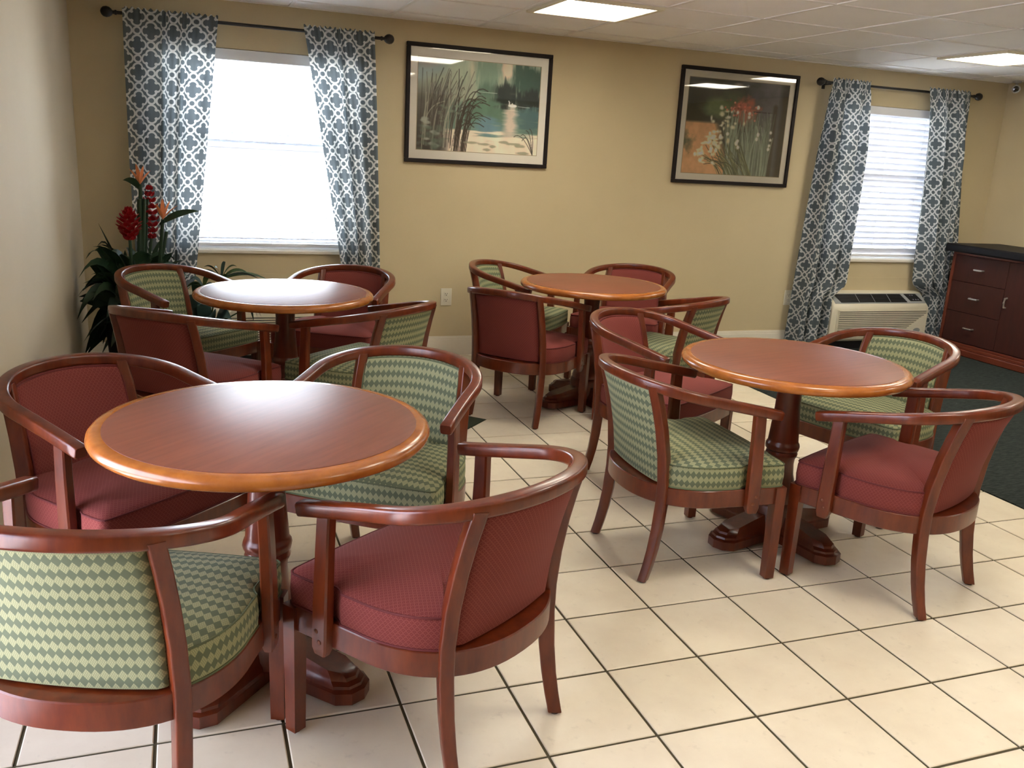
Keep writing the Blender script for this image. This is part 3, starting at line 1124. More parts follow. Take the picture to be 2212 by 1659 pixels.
def art_garden():
    w, h = 220, 180
    k = Canvas(w, h, (58, 58, 48))
    n1, n2, nv = vnoise(w, h, 5, 5), vnoise(w, h, 18, 14), vnoise(w, h, 40, 6)
    k.over(np.clip((k.X - .55 + (n1 - .5) * .3) / .2, 0, 1), (80, 76, 80))
    k.over(np.clip((k.X - .9) / .06, 0, 1), (48, 44, 34))
    k.blob(.10, .35, .2, .3, (44, 44, 34), 1, .5, n1)
    k.blob(.30, .27, .16, .14, (86, 104, 62), .9, .6, n1)
    k.blob(.42, .18, .16, .1, (72, 86, 56), .7, .7, n1)
    k.blob(.48, .04, .06, .03, (150, 130, 110), .6, .8)
    k.over(np.clip((.34 - k.X - .3 * (.45 - k.Y) + (n1 - .5) * .1) / .06, 0, 1) * np.clip((k.Y - .44) / .03, 0, 1), (172, 124, 70))
    k.blob(-.03, .66, .14, .12, (70, 76, 52), 1, .8, n2)
    k.over(np.clip((k.X - .50) / .1, 0, 1) * np.clip((k.Y - .5) / .2, 0, 1) * np.clip((.9 - k.X) / .02, 0, 1), (82, 92, 82))
    k.blob(.56, .28, .16, .13, (150, 76, 54), 1, .5, n2)
    k.blob(.58, .38, .12, .12, (140, 84, 66), .9, .6, n2)
    k.stroke([(.66, .31), (.86, .31)], .006, (56, 48, 50))
    k.stroke([(.86, .25), (.84, .95)], .012, (92, 96, 98), .7)
    k.stroke([(.88, .25), (.88, 1.0)], .03, (52, 46, 34), .9)
    rr = random.Random(9)
    for _ in range(130):
        x = rr.uniform(.42, .86)
        k.stroke(k.bez((x, 1.0), (x + rr.uniform(-.03, .03), .7), (x + rr.uniform(-.08, .05), rr.uniform(.3, .6))), rr.uniform(.004, .008),
                 rr.choice([(112, 126, 106), (96, 110, 92), (132, 142, 120), (76, 86, 72)]), .6)
    for _ in range(60):
        x = rr.uniform(.25, .6)
        k.stroke(k.bez((x + .12, 1.02), (x + .05, .85), (x - rr.uniform(0, .12), rr.uniform(.6, .9))), .004,
                 rr.choice([(96, 104, 62), (74, 78, 46), (128, 128, 84), (52, 54, 36)]), .7)
    for _ in range(70):
        s = rr.random()
        x = .42 - .22 * s + rr.gauss(0, .06); y = .36 + .50 * s + rr.gauss(0, .06)
        k.blob(x, y, rr.uniform(.014, .034), rr.uniform(.014, .036), rr.choice([(206, 196, 164), (190, 180, 146), (222, 212, 184)]), .8, .7, n2)
    for (x, y) in ((.62, .33), (.62, .37), (.5, .33), (.53, .63), (.54, .70), (.52, .66), (.86, .52), (.865, .6), (.86, .66), (.855, .70), (.73, .55), (.72, .6), (.70, .26)):
        k.blob(x, y, .018, .026, (208, 200, 176), .9, .6, n2)
    for _ in range(30):
        k.blob(.52 + rr.gauss(0, .07), .30 + rr.gauss(0, .05), .014, .016, rr.choice([(178, 80, 54), (196, 108, 84), (120, 60, 40)]), .8, .6)
    k.im = k.im * (0.9 + 0.2 * n2[..., None])
    return k


def art_object(k, wid, hei, name, parent, y, gain):
    xs = np.linspace(-wid / 2, wid / 2, k.w + 1); zs = np.linspace(hei / 2, -hei / 2, k.h + 1)
    X, Z = np.meshgrid(xs, zs)
    v = np.stack([X.ravel(), np.full(X.size, y), Z.ravel()], 1)
    W = k.w + 1
    i, j = np.meshgrid(np.arange(k.w), np.arange(k.h))
    a = (j * W + i).ravel()
    f = np.stack([a, a + W, a + W + 1, a + 1], 1)
    me = bpy.data.meshes.new(name)
    me.from_pydata(v.tolist(), [], f.tolist())
    s = np.clip(k.im, 0, 1)
    lin = np.where(s <= 0.04045, s / 12.92, ((s + 0.055) / 1.055) ** 2.4); lin = lin.mean(-1, keepdims=True) * 0.28 + lin * 0.72; lin = np.clip(lin * gain, 0, 0.9).reshape(-1, 3)
    at_ = me.color_attributes.new('Paint', 'FLOAT_COLOR', 'CORNER')
    col = np.concatenate([lin, np.ones((len(lin), 1))], 1).repeat(4, axis=0)
    at_.data.foreach_set('color', col.ravel().astype(np.float32))
    t = NT(name + ' print')
    n = t.node('ShaderNodeVertexColor', layer_name='Paint')
    me.materials.append(t.base(n.outputs[0], 0.8, 0.2))
    o = bpy.data.objects.new(name, me)
    COL.objects.link(o)
    o.parent = parent
    return o


def picture(x0, x1, z0, z1, bx, bz, art, gain, label, art_label):
    cx, cz = (x0 + x1) / 2, (z0 + z1) / 2
    root = thing('framed_picture', (cx, YB, cz), 0, label, 'picture')
    hw, hh = (x1 - x0) / 2, (z1 - z0) / 2
    w = 0.027
    for a, b, c, d, nm in ((-hw, hw, hh - w, hh, 'frame_rail'), (-hw, hw, -hh, -hh + w, 'frame_rail'), (-hw, -hw + w, -hh + w, hh - w, 'frame_stile'), (hw - w, hw, -hh + w, hh - w, 'frame_stile')):
        mb = MB(); mb.box(a, b, -0.030, -0.002, c, d, 0.003)
        mb.build(nm, M['frame_black'], root, smooth=0)
    mb = MB(); mb.box(-hw + w * .6, hw - w * .6, -0.013, -0.003, -hh + w * .6, hh - w * .6)
    mt = mb.build('mat_board', M['matboard'], root, smooth=0)
    aw, ah = hw - w - bx, hh - w - bz
    mb = MB()
    for a, b, c, d in ((-aw - .004, aw + .004, ah, ah + .004), (-aw - .004, aw + .004, -ah - .004, -ah), (-aw - .004, -aw, -ah, ah), (aw, aw + .004, -ah, ah)):
        mb.box(a, b, -0.0145, -0.0125, c, d)
    mb.build('fillet', M['fillet'], mt, smooth=0)
    o = art_object(art, 2 * aw, 2 * ah, 'art_print', root, -0.0136, gain)
    o['label'] = art_label
    mb = MB(); mb.box(-hw + w * .7, hw - w * .7, -0.0210, -0.0190, -hh + w * .7, hh - w * .7)
    mb.build('glass', M['glass'], root, smooth=0)
    return root


picture(0.300, 1.364, 1.392, 2.181, 0.056, 0.062, art_lake(), 1.65, 'black-framed lake scene print with reeds and two swans', 'misty lake print with reeds, swans and lily pads')
picture(2.420, 3.488, 1.338, 2.205, 0.052, 0.052, art_garden(), 2.3, 'black-framed garden print with white flowers beside a path', 'garden print with white and red flowers')

# ------------------------------------------------------------------ security camera
root = thing('security_camera', (5.60, 3.03, ZC), 0, 'small gray security camera in the corner under the ceiling', 'camera')
mb = MB(); mb.lathe([(0.034, -0.012), (0.036, 0.0)], 20); mb.build('mount', M['camwhite'], root)
dv = (C_CAM - Vector((5.60, 3.03, ZC - 0.07))).normalized()
Mx = Matrix.Translation((0, 0, -0.062)) @ dv.to_track_quat('Z', 'Y').to_matrix().to_4x4()
mb = MB(); mb.tube([Vector((0, 0, -0.010)), Vector((0, 0, -0.055))], 0.011, 10); mb.build('neck', M['camwhite'], root)
mb = MB(); mb.lathe([(0.022, -0.055), (0.034, -0.045), (0.036, 0.03), (0.033, 0.045), (0.026, 0.045)], 22, M=Mx); mb.build('housing', M['camwhite'], root, smooth=50)
mb = MB(); mb.lathe([(0.024, 0.040), (0.024, 0.047), (0.012, 0.049)], 22, M=Mx); mb.build('lens', M['lens'], root, smooth=50)

# ------------------------------------------------------------------ sideboard
SX, SY0, SY1 = 5.13, 1.10, 2.93
root = thing('sideboard', (SX, (SY0 + SY1) / 2, 0.003), 0, 'dark mahogany sideboard with black top and nickel pulls', 'sideboard')
hy = (SY1 - SY0) / 2
dp = XR - SX - 0.005
mb = MB(); mb.box(0.02, dp, -hy, hy, 0.10, 0.862); mb.build('carcass', M['cabwood'], root, smooth=0)
mb = MB(); mb.box(-0.012, dp, -hy - 0.010, hy + 0.010, 0.0, 0.055, 0.006); mb.box(-0.002, dp, -hy - 0.002, hy + 0.002, 0.055, 0.082, 0.004); mb.box(0.006, dp, -hy, hy, 0.082, 0.105, 0.003)
mb.build('plinth', M['cabtrim'], root, smooth=0)
mb = MB(); mb.box(0.004, dp, -hy - 0.004, hy + 0.004, 0.852, 0.872, 0.004); mb.build('top_moulding', M['cabtrim'], root, smooth=0)
mb = MB(); mb.box(-0.055, dp, -hy - 0.055, hy + 0.055, 0.872, 0.938, 0.012); mb.build('top', M['cabtop'], root, smooth=0)
for s in (-1, 1):
    mb = MB(); mb.box(0.0, 0.03, s * hy - 0.028 if s > 0 else -hy, s * hy if s > 0 else -hy + 0.028, 0.105, 0.852, 0.002)
    mb.build('stile', M['cabtrim'], root, smooth=0)
yl = hy - 0.032
for k, (z0, z1) in enumerate(((0.112, 0.366), (0.370, 0.624), (0.628, 0.846))):
    mb = MB(); mb.box(0.004, 0.022, yl - 0.545, yl, z0, z1, 0.002)
    dr = mb.build('drawer', M['cabwood'], root, smooth=0)
    zc = (0.242, 0.498, 0.742)[k]
    yc = 2.628 - (SY0 + SY1) / 2
    mb = MB(); mb.tube([Vector((0.004, yc + 0.042, zc)), Vector((-0.018, yc + 0.040, zc)), Vector((-0.024, yc, zc)), Vector((-0.018, yc - 0.040, zc)), Vector((0.004, yc - 0.042, zc))], 0.0085, 8)
    mb.build('pull', M['nickel'], dr)
y = yl - 0.549
for k in range(2):
    mb = MB(); mb.box(0.004, 0.022, y - 0.60, y, 0.112, 0.846, 0.002)
    dr = mb.build('door', M['cabwood'], root, smooth=0)
    yc = y - 0.035 if k == 0 else y - 0.565
    mb = MB(); mb.tube([Vector((0.004, yc, 0.56)), Vector((-0.018, yc, 0.556)), Vector((-0.024, yc, 0.52)), Vector((-0.018, yc, 0.484)), Vector((0.004, yc, 0.48))], 0.0085, 8)
    mb.build('pull', M['nickel'], dr)
    y -= 0.604

# ------------------------------------------------------------------ round tables
TZ, TR = 0.757, 0.442


def make_table(label):
    root = thing('round_table', (0, 0, 0), 0, label, 'table', 'round pedestal tables')
    r = TR
    mb = MB()
    mb.lathe([(r - 0.040, TZ - 0.0015), (r - 0.020, TZ - 0.001), (r - 0.009, TZ - 0.005), (r - 0.002, TZ - 0.013), (r, TZ - 0.021), (r - 0.003, TZ - 0.030),
              (r - 0.011, TZ - 0.037), (r - 0.022, TZ - 0.040), (r - 0.045, TZ - 0.040)], 96, cap=False)
    mb.build('edge_band', M['edge'], root, smooth=60)
    mb = MB(); mb.lathe([(r - 0.045, TZ - 0.038), (r - 0.038, TZ - 0.012), (r - 0.038, TZ - 0.0006), (r - 0.040, TZ)], 96)
    mb.build('table_top', M['laminate'], root, smooth=20)
    mb = MB(); mb.lathe([(0.16, TZ - 0.065), (0.17, TZ - 0.039)], 40); mb.build('mounting_plate', M['tabwood'], root)
    mb = MB()
    mb.lathe([(0.052, 0.692), (0.050, 0.66), (0.0475, 0.62), (0.051, 0.54), (0.057, 0.46), (0.060, 0.425), (0.0605, 0.418), (0.066, 0.410), (0.0685, 0.398), (0.066, 0.386),
              (0.0600, 0.380), (0.0620, 0.374), (0.0640, 0.366), (0.0610, 0.358), (0.0560, 0.350), (0.0540, 0.325), (0.058, 0.28), (0.070, 0.235), (0.082, 0.205),
              (0.088, 0.185), (0.088, 0.172), (0.094, 0.165), (0.098, 0.150), (0.098, 0.05)][::-1], 16)
    mb.build('column', M['tabwood'], root, smooth=30)
    for k in range(4):
        Mx = Matrix.Rotation(math.pi / 2 * k, 4, 'Z')
        mb = MB()
        # foot: flared block with a stepped moulding and a pointed end
        def sec(L, wd, z0, z1):
            return [(0.045, -wd * .8), (L - 0.05, -wd), (L - 0.012, -wd * .62), (L, 0), (L - 0.012, wd * .62), (L - 0.05, wd), (0.045, wd * .8)]
        rings = [(0.330, 0.066, 0.012, 0), (0.330, 0.066, 0.046, 0), (0.318, 0.058, 0.052, 0), (0.316, 0.057, 0.060, 0.005), (0.304, 0.050, 0.068, 0.012), (0.300, 0.048, 0.076, 0.02), (0.286, 0.042, 0.082, 0.05)]
        n = 7
        for (L, wd, z, rise) in rings:
            for (x, y) in sec(L, wd, 0, 0):
                zz = z + rise * max(0, (0.30 - x) / 0.26)
                mb.v.append(tuple(Mx @ Vector((x, y, zz))))
        for i in range(len(rings) - 1):
            for j in range(n):
                j2 = (j + 1) % n
                mb.quad((i * n + j, i * n + j2, (i + 1) * n + j2, (i + 1) * n + j))
        mb.quad([j for j in range(n)][::-1]); mb.quad([(len(rings) - 1) * n + j for j in range(n)])
        ft = mb.build('foot', M['tabwood'], root, smooth=25)
        mb = MB(); q = Mx @ Vector((0.27, 0, 0)); mb.lathe([(0.016, 0.0), (0.016, 0.0125)], 12, (q.x, q.y, 0)); mb.build('glide', M['rubber'], ft)
    return root


tables = [(-0.686, 1.497, 45, 'round cherry table by the plant, its top mirroring the window'),
          (1.165, 1.804, 15, 'round cherry table between the two pictures and the carpet'),
          (1.112, -0.208, 12, 'round cherry table with a chair standing over the carpet edge'),
          (-0.958, -0.680, 45, 'round cherry table by the bare wall, its chairs half cut off')]
proto = make_table(tables[0][3])
for i, (x, y, a, lab) in enumerate(tables):
    o = proto if i == 0 else copy_tree(proto)
    o.location = (x, y, 0)
    o.rotation_euler = (0, 0, math.radians(a))
    o['label'] = lab

# ------------------------------------------------------------------ barrel armchairs
CD = dict(a3=0.305, b3=0.160, h3=0.642, b4=-0.362, h4=0.753, w=0.296, dw=0.252, n=2.06)


def half_rail(N=26):
    P = []
    for i in range(N + 1):
        ph = math.pi / 2 * i / N
        x = CD['w'] * math.sin(ph) ** (2 / CD['n']); y = CD['b4'] + CD['dw'] * (1 - max(0.0, math.cos(ph)) ** (2 / CD['n']))
        P.append((x, y))
    yw = CD['b4'] + CD['dw']
    for i in range(1, 9):
        s = i / 8
        P.append((CD['w'] + (CD['a3'] - CD['w']) * s * s, yw + (CD['b3'] - yw) * s))
    out = []
    for (x, y) in P:
        k = (y - CD['b4']) / (CD['b3'] - CD['b4'])
        out.append(Vector((x, y, CD['h4'] + (CD['h3'] - CD['h4']) * k)))
    return out


def rrect(w, h, b):
    """rounded rectangle profile, (side, up)"""
    P = []
    for cx, cy, a0 in ((w / 2 - b, h / 2 - b, 0), (-w / 2 + b, h / 2 - b, 90), (-w / 2 + b, -h / 2 + b, 180), (w / 2 - b, -h / 2 + b, 270)):
        for k in range(4):
            a = math.radians(a0 + 30 * k)
            P.append((cx + b * math.cos(a), cy + b * math.sin(a)))
    return P


def seat_outline(off=0.0, notch=False, back=None, N=18):
    """plan outline of the seat, right half then mirrored (closed, counter-clockwise)"""
    w, yb, dw, n = 0.292 + off, -0.297 - off, 0.285, 2.3
    R = []
    for i in range(N + 1):
        ph = math.pi / 2 * i / N
        R.append((w * math.sin(ph) ** (2 / n), yb + dw * (1 - max(0.0, math.cos(ph)) ** (2 / n))))
    y1 = 0.218 + off
    ys = [yb + dw + (y1 - yb - dw) * s / 14 for s in range(1, 15)]
    for y in ys[:-1]:
        R.append((w + 0.008 * (y - yb - dw) / (y1 - yb - dw), y))
    xf = w + 0.008
    R += [(xf - 0.002, y1 - 0.008), (xf - 0.010, y1 + 0.002), (xf - 0.022, y1 + 0.006), (xf * 0.6, y1 + 0.012), (xf * 0.3, y1 + 0.015)]
    if notch:
        R2 = []
        for (x, y) in R:
            d = abs(y - 0.085)
            if x > 0.2:
                x -= 0.018 * max(0, 1 - max(0, d - 0.026) / 0.014)
            R2.append((x, y))
        R = R2
    if back is not None:
        R = [(x, max(y, back - 0.10 * min(1, 0) + (0.055 * (abs(x) / 0.2) ** 2 if abs(x) < 0.2 else 0.055 + 0))) if abs(x) < 0.215 else (x, y) for (x, y) in R]
    Lh = [(-x, y) for (x, y) in R[::-1] if abs(x) > 1e-6]
    return R + [(0, R[-1][1] + 0.001)] + Lh


REAR = [(0.0, 0.216, -0.272), (0.06, 0.2155, -0.257), (0.12, 0.2145, -0.244), (0.20, 0.2135, -0.232), (0.30, 0.2130, -0.2245), (0.38, 0.213, -0.2245),
        (0.48, 0.212, -0.234), (0.58, 0.210, -0.252), (0.66, 0.208, -0.272), (0.738, 0.2055, -0.2955)]


def rear_y(z):
    return float(np.interp(z, [r[0] for r in REAR], [r[2] for r in REAR]))


def make_chair(fab, pipe, label, group):
    root = thing('barrel_armchair', (0, 0, 0), 0, label, 'armchair', group)
    wood = M['chairwood']
    # --- top rail
    hr = half_rail()
    path = [Vector((-p.x, p.y, p.z)) for p in hr[::-1]] + hr[1:]
    t0 = (path[0] - path[1]).normalized(); t1 = (path[-1] - path[-2]).normalized()
    pr = rrect(0.040, 0.036, 0.008)
    path = [path[0] + t0 * 0.004] + path + [path[-1] + t1 * 0.004]
    sc = [0.86] + [1.0] * (len(path) - 2) + [0.86]
    mb = MB(); mb.sweep(path, pr, scales=sc); mb.build('top_rail', wood, root, smooth=40)
    # --- apron (bent seat frame)
    mb = MB()
    zs = [(0.300, 0.0), (0.303, 0.003), (0.364, 0.003), (0.367, 0.0)]
    outer = [seat_outline(o) for _, o in zs]
    inner = seat_outline(-0.085)
    n = len(inner)
    loops = [[(x, y, zs[k][0]) for (x, y) in outer[k]] for k in range(4)] + [[(x, y, 0.367) for (x, y) in inner], [(x, y, 0.300) for (x, y) in inner]]
    for L in loops: mb.v += L
    acc = [0.0]
    for i in range(n):
        a, b = inner[i], inner[(i + 1) % n]
        acc.append(acc[-1] + math.hypot(a[0] - b[0], a[1] - b[1]))
    for k in range(6):
        k2 = (k + 1) % 6
        for i in range(n):
            j = (i + 1) % n
            mb.quad((k * n + i, k * n + j, k2 * n + j, k2 * n + i))
    mb.build('seat_frame', wood, root, smooth=40)
    # --- cushion
    mb = MB()
    base = seat_outline(-0.001, notch=True, back=-0.232)
    n = len(base)
    cx, cy = 0.0, -0.01
    rings = [(0.366, 0.990), (0.372, 1.0), (0.404, 1.008), (0.440, 1.002), (0.449, 0.994), (0.454, 0.975), (0.461, 0.92), (0.470, 0.80), (0.478, 0.6), (0.482, 0.35), (0.484, 0.1)]
    acc = [0.0]
    for i in range(n):
        a, b = base[i], base[(i + 1) % n]
        acc.append(acc[-1] + math.hypot(a[0] - b[0], a[1] - b[1]))
    for (z, s) in rings:
        for (x, y) in base: mb.v.append((cx + (x - cx) * s, cy + (y - cy) * s, z))
    for k in range(len(rings) - 1):
        for i in range(n):
            j = (i + 1) % n
            ids = (k * n + i, k * n + j, (k + 1) * n + j, (k + 1) * n + i)
            if k < 4:
                uv = [(acc[i], rings[k][0]), (acc[i + 1], rings[k][0]), (acc[i + 1], rings[k + 1][0]), (acc[i], rings[k + 1][0])]
            else:
                uv = [(mb.v[q][0], mb.v[q][1]) for q in ids]
            mb.quad(ids, uv)
    mb.quad([i for i in range(n)][::-1])
    o = (len(rings) - 1) * n
    mb.quad([o + i for i in range(n)], [(mb.v[o + i][0], mb.v[o + i][1]) for i in range(n)])
    cu = mb.build('seat_cushion', fab, root, smooth=60)
    for z, s in ((0.4505, 0.996), (0.3695, 1.003)):
        pp = [Vector((cx + (x - cx) * s, cy + (y - cy) * s, z)) for (x, y) in base]
        mb = MB(); mb.sweep(pp, [(0.0028 * math.cos(a * math.pi / 3), 0.0028 * math.sin(a * math.pi / 3)) for a in range(6)], closed=True)
        mb.build('piping', pipe, cu, smooth=60)
    # --- backrest panel
    mb = MB()
    NX, NZ = 22, 14
    z0, z1 = 0.374, 0.722
    hw = 0.190
    def mid(x, z):
        k = (z - z0) / (z1 - z0)
        return rear_y(z) - (0.017 + 0.047 * k) * (1 - (x / 0.2) ** 2) + 0.004
    def pt(x, z, side):
        ex = min(1.0, (hw - abs(x)) / 0.018); ez = min(1.0, (z1 - z) / 0.018, (z - z0 + 0.02) / 0.018)
        puff = 0.006 + 0.011 * math.sqrt(max(0, min(ex, 1))) * math.sqrt(max(0, min(ez, 1)))
        top = z1 + 0.0135 * (1 - (x / 0.2) ** 2)
        return (x, mid(x, z) + side * puff, z0 + (z - z0) * (top - z0) / (z1 - z0))
    xsn = [-hw, -hw + 0.004, -hw + 0.010] + [-hw + 0.018 + (2 * hw - 0.036) * i / NX for i in range(NX + 1)] + [hw - 0.010, hw - 0.004, hw]
    zsn = [z0] + [z0 + 0.006 + (z1 - z0 - 0.024) * j / NZ for j in range(NZ + 1)] + [z1 - 0.010, z1 - 0.004, z1]
    W, H = len(xsn), len(zsn)
    for side in (1, -1):
        for z in zsn:
            for x in xsn: mb.v.append(pt(x, z, side))
    for side in (0, 1):
        o = side * W * H
        for j in range(H - 1):
            for i in range(W - 1):
                ids = [o + j * W + i, o + j * W + i + 1, o + (j + 1) * W + i + 1, o + (j + 1) * W + i]
                uv = [(xsn[i] * 1.05, zsn[j]), (xsn[i + 1] * 1.05, zsn[j]), (xsn[i + 1] * 1.05, zsn[j + 1]), (xsn[i] * 1.05, zsn[j + 1])]
                if side == 0: ids, uv = ids[::-1], uv[::-1]
                mb.quad(ids, uv)
    per = [j * W for j in range(H)]
    rim = [i for i in range(W)] + [j * W + W - 1 for j in range(1, H)] + [(H - 1) * W + i for i in range(W - 2, -1, -1)] + [j * W for j in range(H - 2, 0, -1)]
    for a, b in zip(rim, rim[1:] + rim[:1]):
        mb.quad((a, b, W * H + b, W * H + a)[::-1], [(mb.v[q][0], mb.v[q][2]) for q in (a, b, b, a)])
    bk = mb.build('backrest', fab, root, smooth=60)
    pp = [Vector(pt(x, z1 - 0.003, 1)) + Vector((0, 0.001, 0)) for x in xsn[1:-1]]
    pp = [Vector(pt(-hw + 0.004, z, 1)) + Vector((0, 0.001, 0)) for z in zsn[:-2]] + pp + [Vector(pt(hw - 0.004, z, 1)) + Vector((0, 0.001, 0)) for z in zsn[:-2][::-1]]
    mb = MB(); mb.tube(pp, 0.0028, 6); mb.build('piping', pipe, bk, smooth=60)
    # --- legs and arm posts
    for s in (-1, 1):
        pth = [Vector((s * x, y, max(z, 0.006))) for (z, x, y) in REAR]
        out = Vector((s * 0.62, -0.78, 0))
        tan = Vector((0.78, s * 0.62, 0))
        mb = MB()
        prof = rrect(0.036, 0.044, 0.005)
        b = len(mb.v); mcount = len(prof)
        for p, (z, _, _) in zip(pth, REAR):
            k = 0.86 + 0.14 * min(1, z / 0.25)
            for (a, c) in prof: mb.v.append(tuple(p + tan * (a * k) + out * (c * k)))
        for i in range(len(pth) - 1):
            for j in range(mcount):
                j2 = (j + 1) % mcount
                ids = (i * mcount + j, i * mcount + j2, (i + 1) * mcount + j2, (i + 1) * mcount + j)
                mb.quad(ids if s > 0 else ids)
        mb.quad([j for j in range(mcount)]); mb.quad([(len(pth) - 1) * mcount + j for j in range(mcount)])
        lg = mb.build('rear_leg', wood, root, smooth=40)
        mb = MB(); mb.lathe([(0.013, 0.0), (0.013, 0.007)], 12, (pth[0].x, pth[0].y, 0)); mb.build('glide', M['rubber'], lg)
        # front leg with beaded face
        fx, fy = s * 0.290, 0.206
        mb = MB()
        for (za, zb_, wa, wb) in ((0.006, 0.366, 0.0180, 0.0210),):
            pr2 = [(-1, -1), (1, -1), (1, 1), (0.78, 1), (0.78, 1.10), (0.50, 1.16), (0.22, 1.10), (0.20, 1.02), (0.16, 1.10), (0, 1.14), (-0.16, 1.10), (-0.20, 1.02), (-0.22, 1.10), (-0.50, 1.16), (-0.78, 1.10), (-0.78, 1), (-1, 1)]
            mm = len(pr2)
            b = len(mb.v)
            for zz, ww in ((za, wa), (zb_, wb)):
                for (px, py) in pr2: mb.v.append((fx + px * ww, fy + py * ww, zz))
            for j in range(mm):
                j2 = (j + 1) % mm
                mb.quad((b + j, b + j2, b + mm + j2, b + mm + j))
            mb.quad([b + j for j in range(mm)][::-1]); mb.quad([b + mm + j for j in range(mm)])
        lg = mb.build('front_leg', wood, root, smooth=30)
        mb = MB(); mb.lathe([(0.013, 0.0), (0.013, 0.007)], 12, (fx, fy, 0)); mb.build('glide', M['rubber'], lg)
        # arm post bolted to the outside of the frame
        mb = MB()
        secs = [(0.278, 0.305, 0.090, 0.011, 0.018), (0.298, 0.306, 0.088, 0.015, 0.025), (0.34, 0.3065, 0.087, 0.0155, 0.0255), (0.45, 0.306, 0.084, 0.015, 0.0245), (0.56, 0.304, 0.081, 0.0145, 0.0225), (0.655, 0.3005, 0.079, 0.0145, 0.0215)]
        for (z, x, y, wx, wy) in secs:
            for (a, c) in ((-1, -.8), (-.7, -1), (.7, -1), (1, -.8), (1, .8), (.7, 1), (-.7, 1), (-1, .8)):
                mb.v.append((s * (x + a * wx), y + c * wy, z))
        for i in range(len(secs) - 1):
            for j in range(8):
                j2 = (j + 1) % 8
                ids = (i * 8 + j, i * 8 + j2, (i + 1) * 8 + j2, (i + 1) * 8 + j)
                mb.quad(ids if s > 0 else ids[::-1])
        mb.quad([j for j in range(8)][::-1] if s > 0 else [j for j in range(8)]); e = (len(secs) - 1) * 8
        mb.quad([e + j for j in range(8)] if s > 0 else [e + j for j in range(8)][::-1])
        ap = mb.build('arm_post', wood, root, smooth=30)
        for (z, dy) in ((0.345, 0.006), (0.318, -0.004)):
            Mx = Matrix.Translation((s * 0.3215, 0.087 + dy, z)) @ Matrix.Rotation(s * math.pi / 2, 4, 'Y')
            mb = MB(); mb.lathe([(0.0068, -0.002), (0.0068, 0.001), (0.0045, 0.0028)], 12, M=Mx); mb.build('bolt', M['bolt'], ap, smooth=40)
    return root


chairs = [
    # x, y, deg, colour, label
    (-1.104, 1.198, -40.1, 'r', 'burgundy armchair at the plant table, facing the window from beside the bare wall'),
    (-0.352, 1.277, 41.8, 'g', 'green diamond-print armchair at the plant table, facing the plant corner'),
    (-1.140, 2.090, -137.0, 'g', 'green diamond-print armchair standing right in front of the tropical plant'),
    (-0.345, 2.100, 148.0, 'r', 'burgundy armchair at the plant table, its back under the window curtain'),
    (0.714, 1.693, -48.0, 'r', 'burgundy armchair at the table under the pictures, its back to the room'),
    (1.431, 1.431, 33.5, 'g', 'green diamond-print armchair between the picture-wall table and the carpet-edge table'),
    (0.985, 2.490, -132.7, 'g', 'green diamond-print armchair with its back to the wall below the lake picture'),
    (1.655, 2.345, 136.0, 'r', 'burgundy armchair with its back to the wall between the two pictures'),
    (0.660, -0.243, -91.5, 'g', 'green diamond-print armchair at the carpet-edge table, standing fully on tile'),
    (1.300, -0.605, 23.0, 'r', 'burgundy armchair at the carpet-edge table, its back to open tile floor'),
    (0.990, 0.560, -148.6, 'r', 'burgundy armchair at the carpet-edge table, facing away from the pictures'),
    (1.765, 0.085, 106.0, 'g', 'green diamond-print armchair standing across the tile and carpet edge'),
    (-0.562, -0.988, 34.5, 'r', 'burgundy armchair at the bare-wall table with scuffed rail, its back to open floor'),
    (-0.549, -0.190, 143.4, 'g', 'green diamond-print armchair at the bare-wall table, its back to the windows'),
    (-1.315, -0.198, -137.3, 'r', 'burgundy armchair at the bare-wall table, set against the bare wall'),
    (-1.299, -1.002, -22.0, 'g', 'green diamond-print armchair at the bare-wall table, standing in the bright daylight patch'),
]
protos = {'g': make_chair(M['green'], M['green_pipe'], '', 'green barrel armchairs at the round tables'),
          'r': make_chair(M['red'], M['red_pipe'], '', 'burgundy barrel armchairs at the round tables')}
used = set()
for (x, y, a, c, lab) in chairs:
    o = protos[c] if c not in used else copy_tree(protos[c])
    used.add(c)
    o.location = (x, y, 0)
    o.rotation_euler = (0, 0, math.radians(a))
    o['label'] = lab

# ------------------------------------------------------------------ plants


def leaf(mb, base, tip, width, sag, up=0.0, fold=0.25, n=9, side=None, roll=0.0):
    """long leaf blade from base to tip, arching by sag (vertical bow)"""
    base, tip = Vector(base), Vector(tip)
    d = tip - base
    hz = Vector((d.x, d.y, 0))
    s = Vector((-d.y, d.x, 0))
    if s.length < 1e-4: s = Vector((1, 0, 0))
    s.normalize()
    if side: s = (s + Vector(side)).normalized()
    if roll: s = (s * math.cos(roll) + d.normalized().cross(s) * math.sin(roll)).normalized()
    b0 = len(mb.v)
    for i in range(n + 1):
        t_ = i / n
        p = base + d * t_ + Vector((0, 0, sag * 4 * t_ * (1 - t_)))
        w = width * (math.sin(math.pi * min(1, 0.06 + t_ * 0.94)) ** 0.75) * (1 - 0.25 * t_)
        if i == n: w = width * 0.03
        for k in (-1, 0, 1):
            mb.v.append(tuple(p + s * (k * w / 2) + Vector((0, 0, fold * w * abs(k) * 0.5))))
    for i in range(n):
        for k in range(2):
            a = b0 + i * 3 + k
            mb.quad((a, a + 1, a + 4, a + 3))


def leaf_obj(parent, base, tip, width, sag, mat, name='leaf', **kw):
    mb = MB()
    leaf(mb, base, tip, width, sag, **kw)
    return mb.build(name, mat, parent, smooth=60)


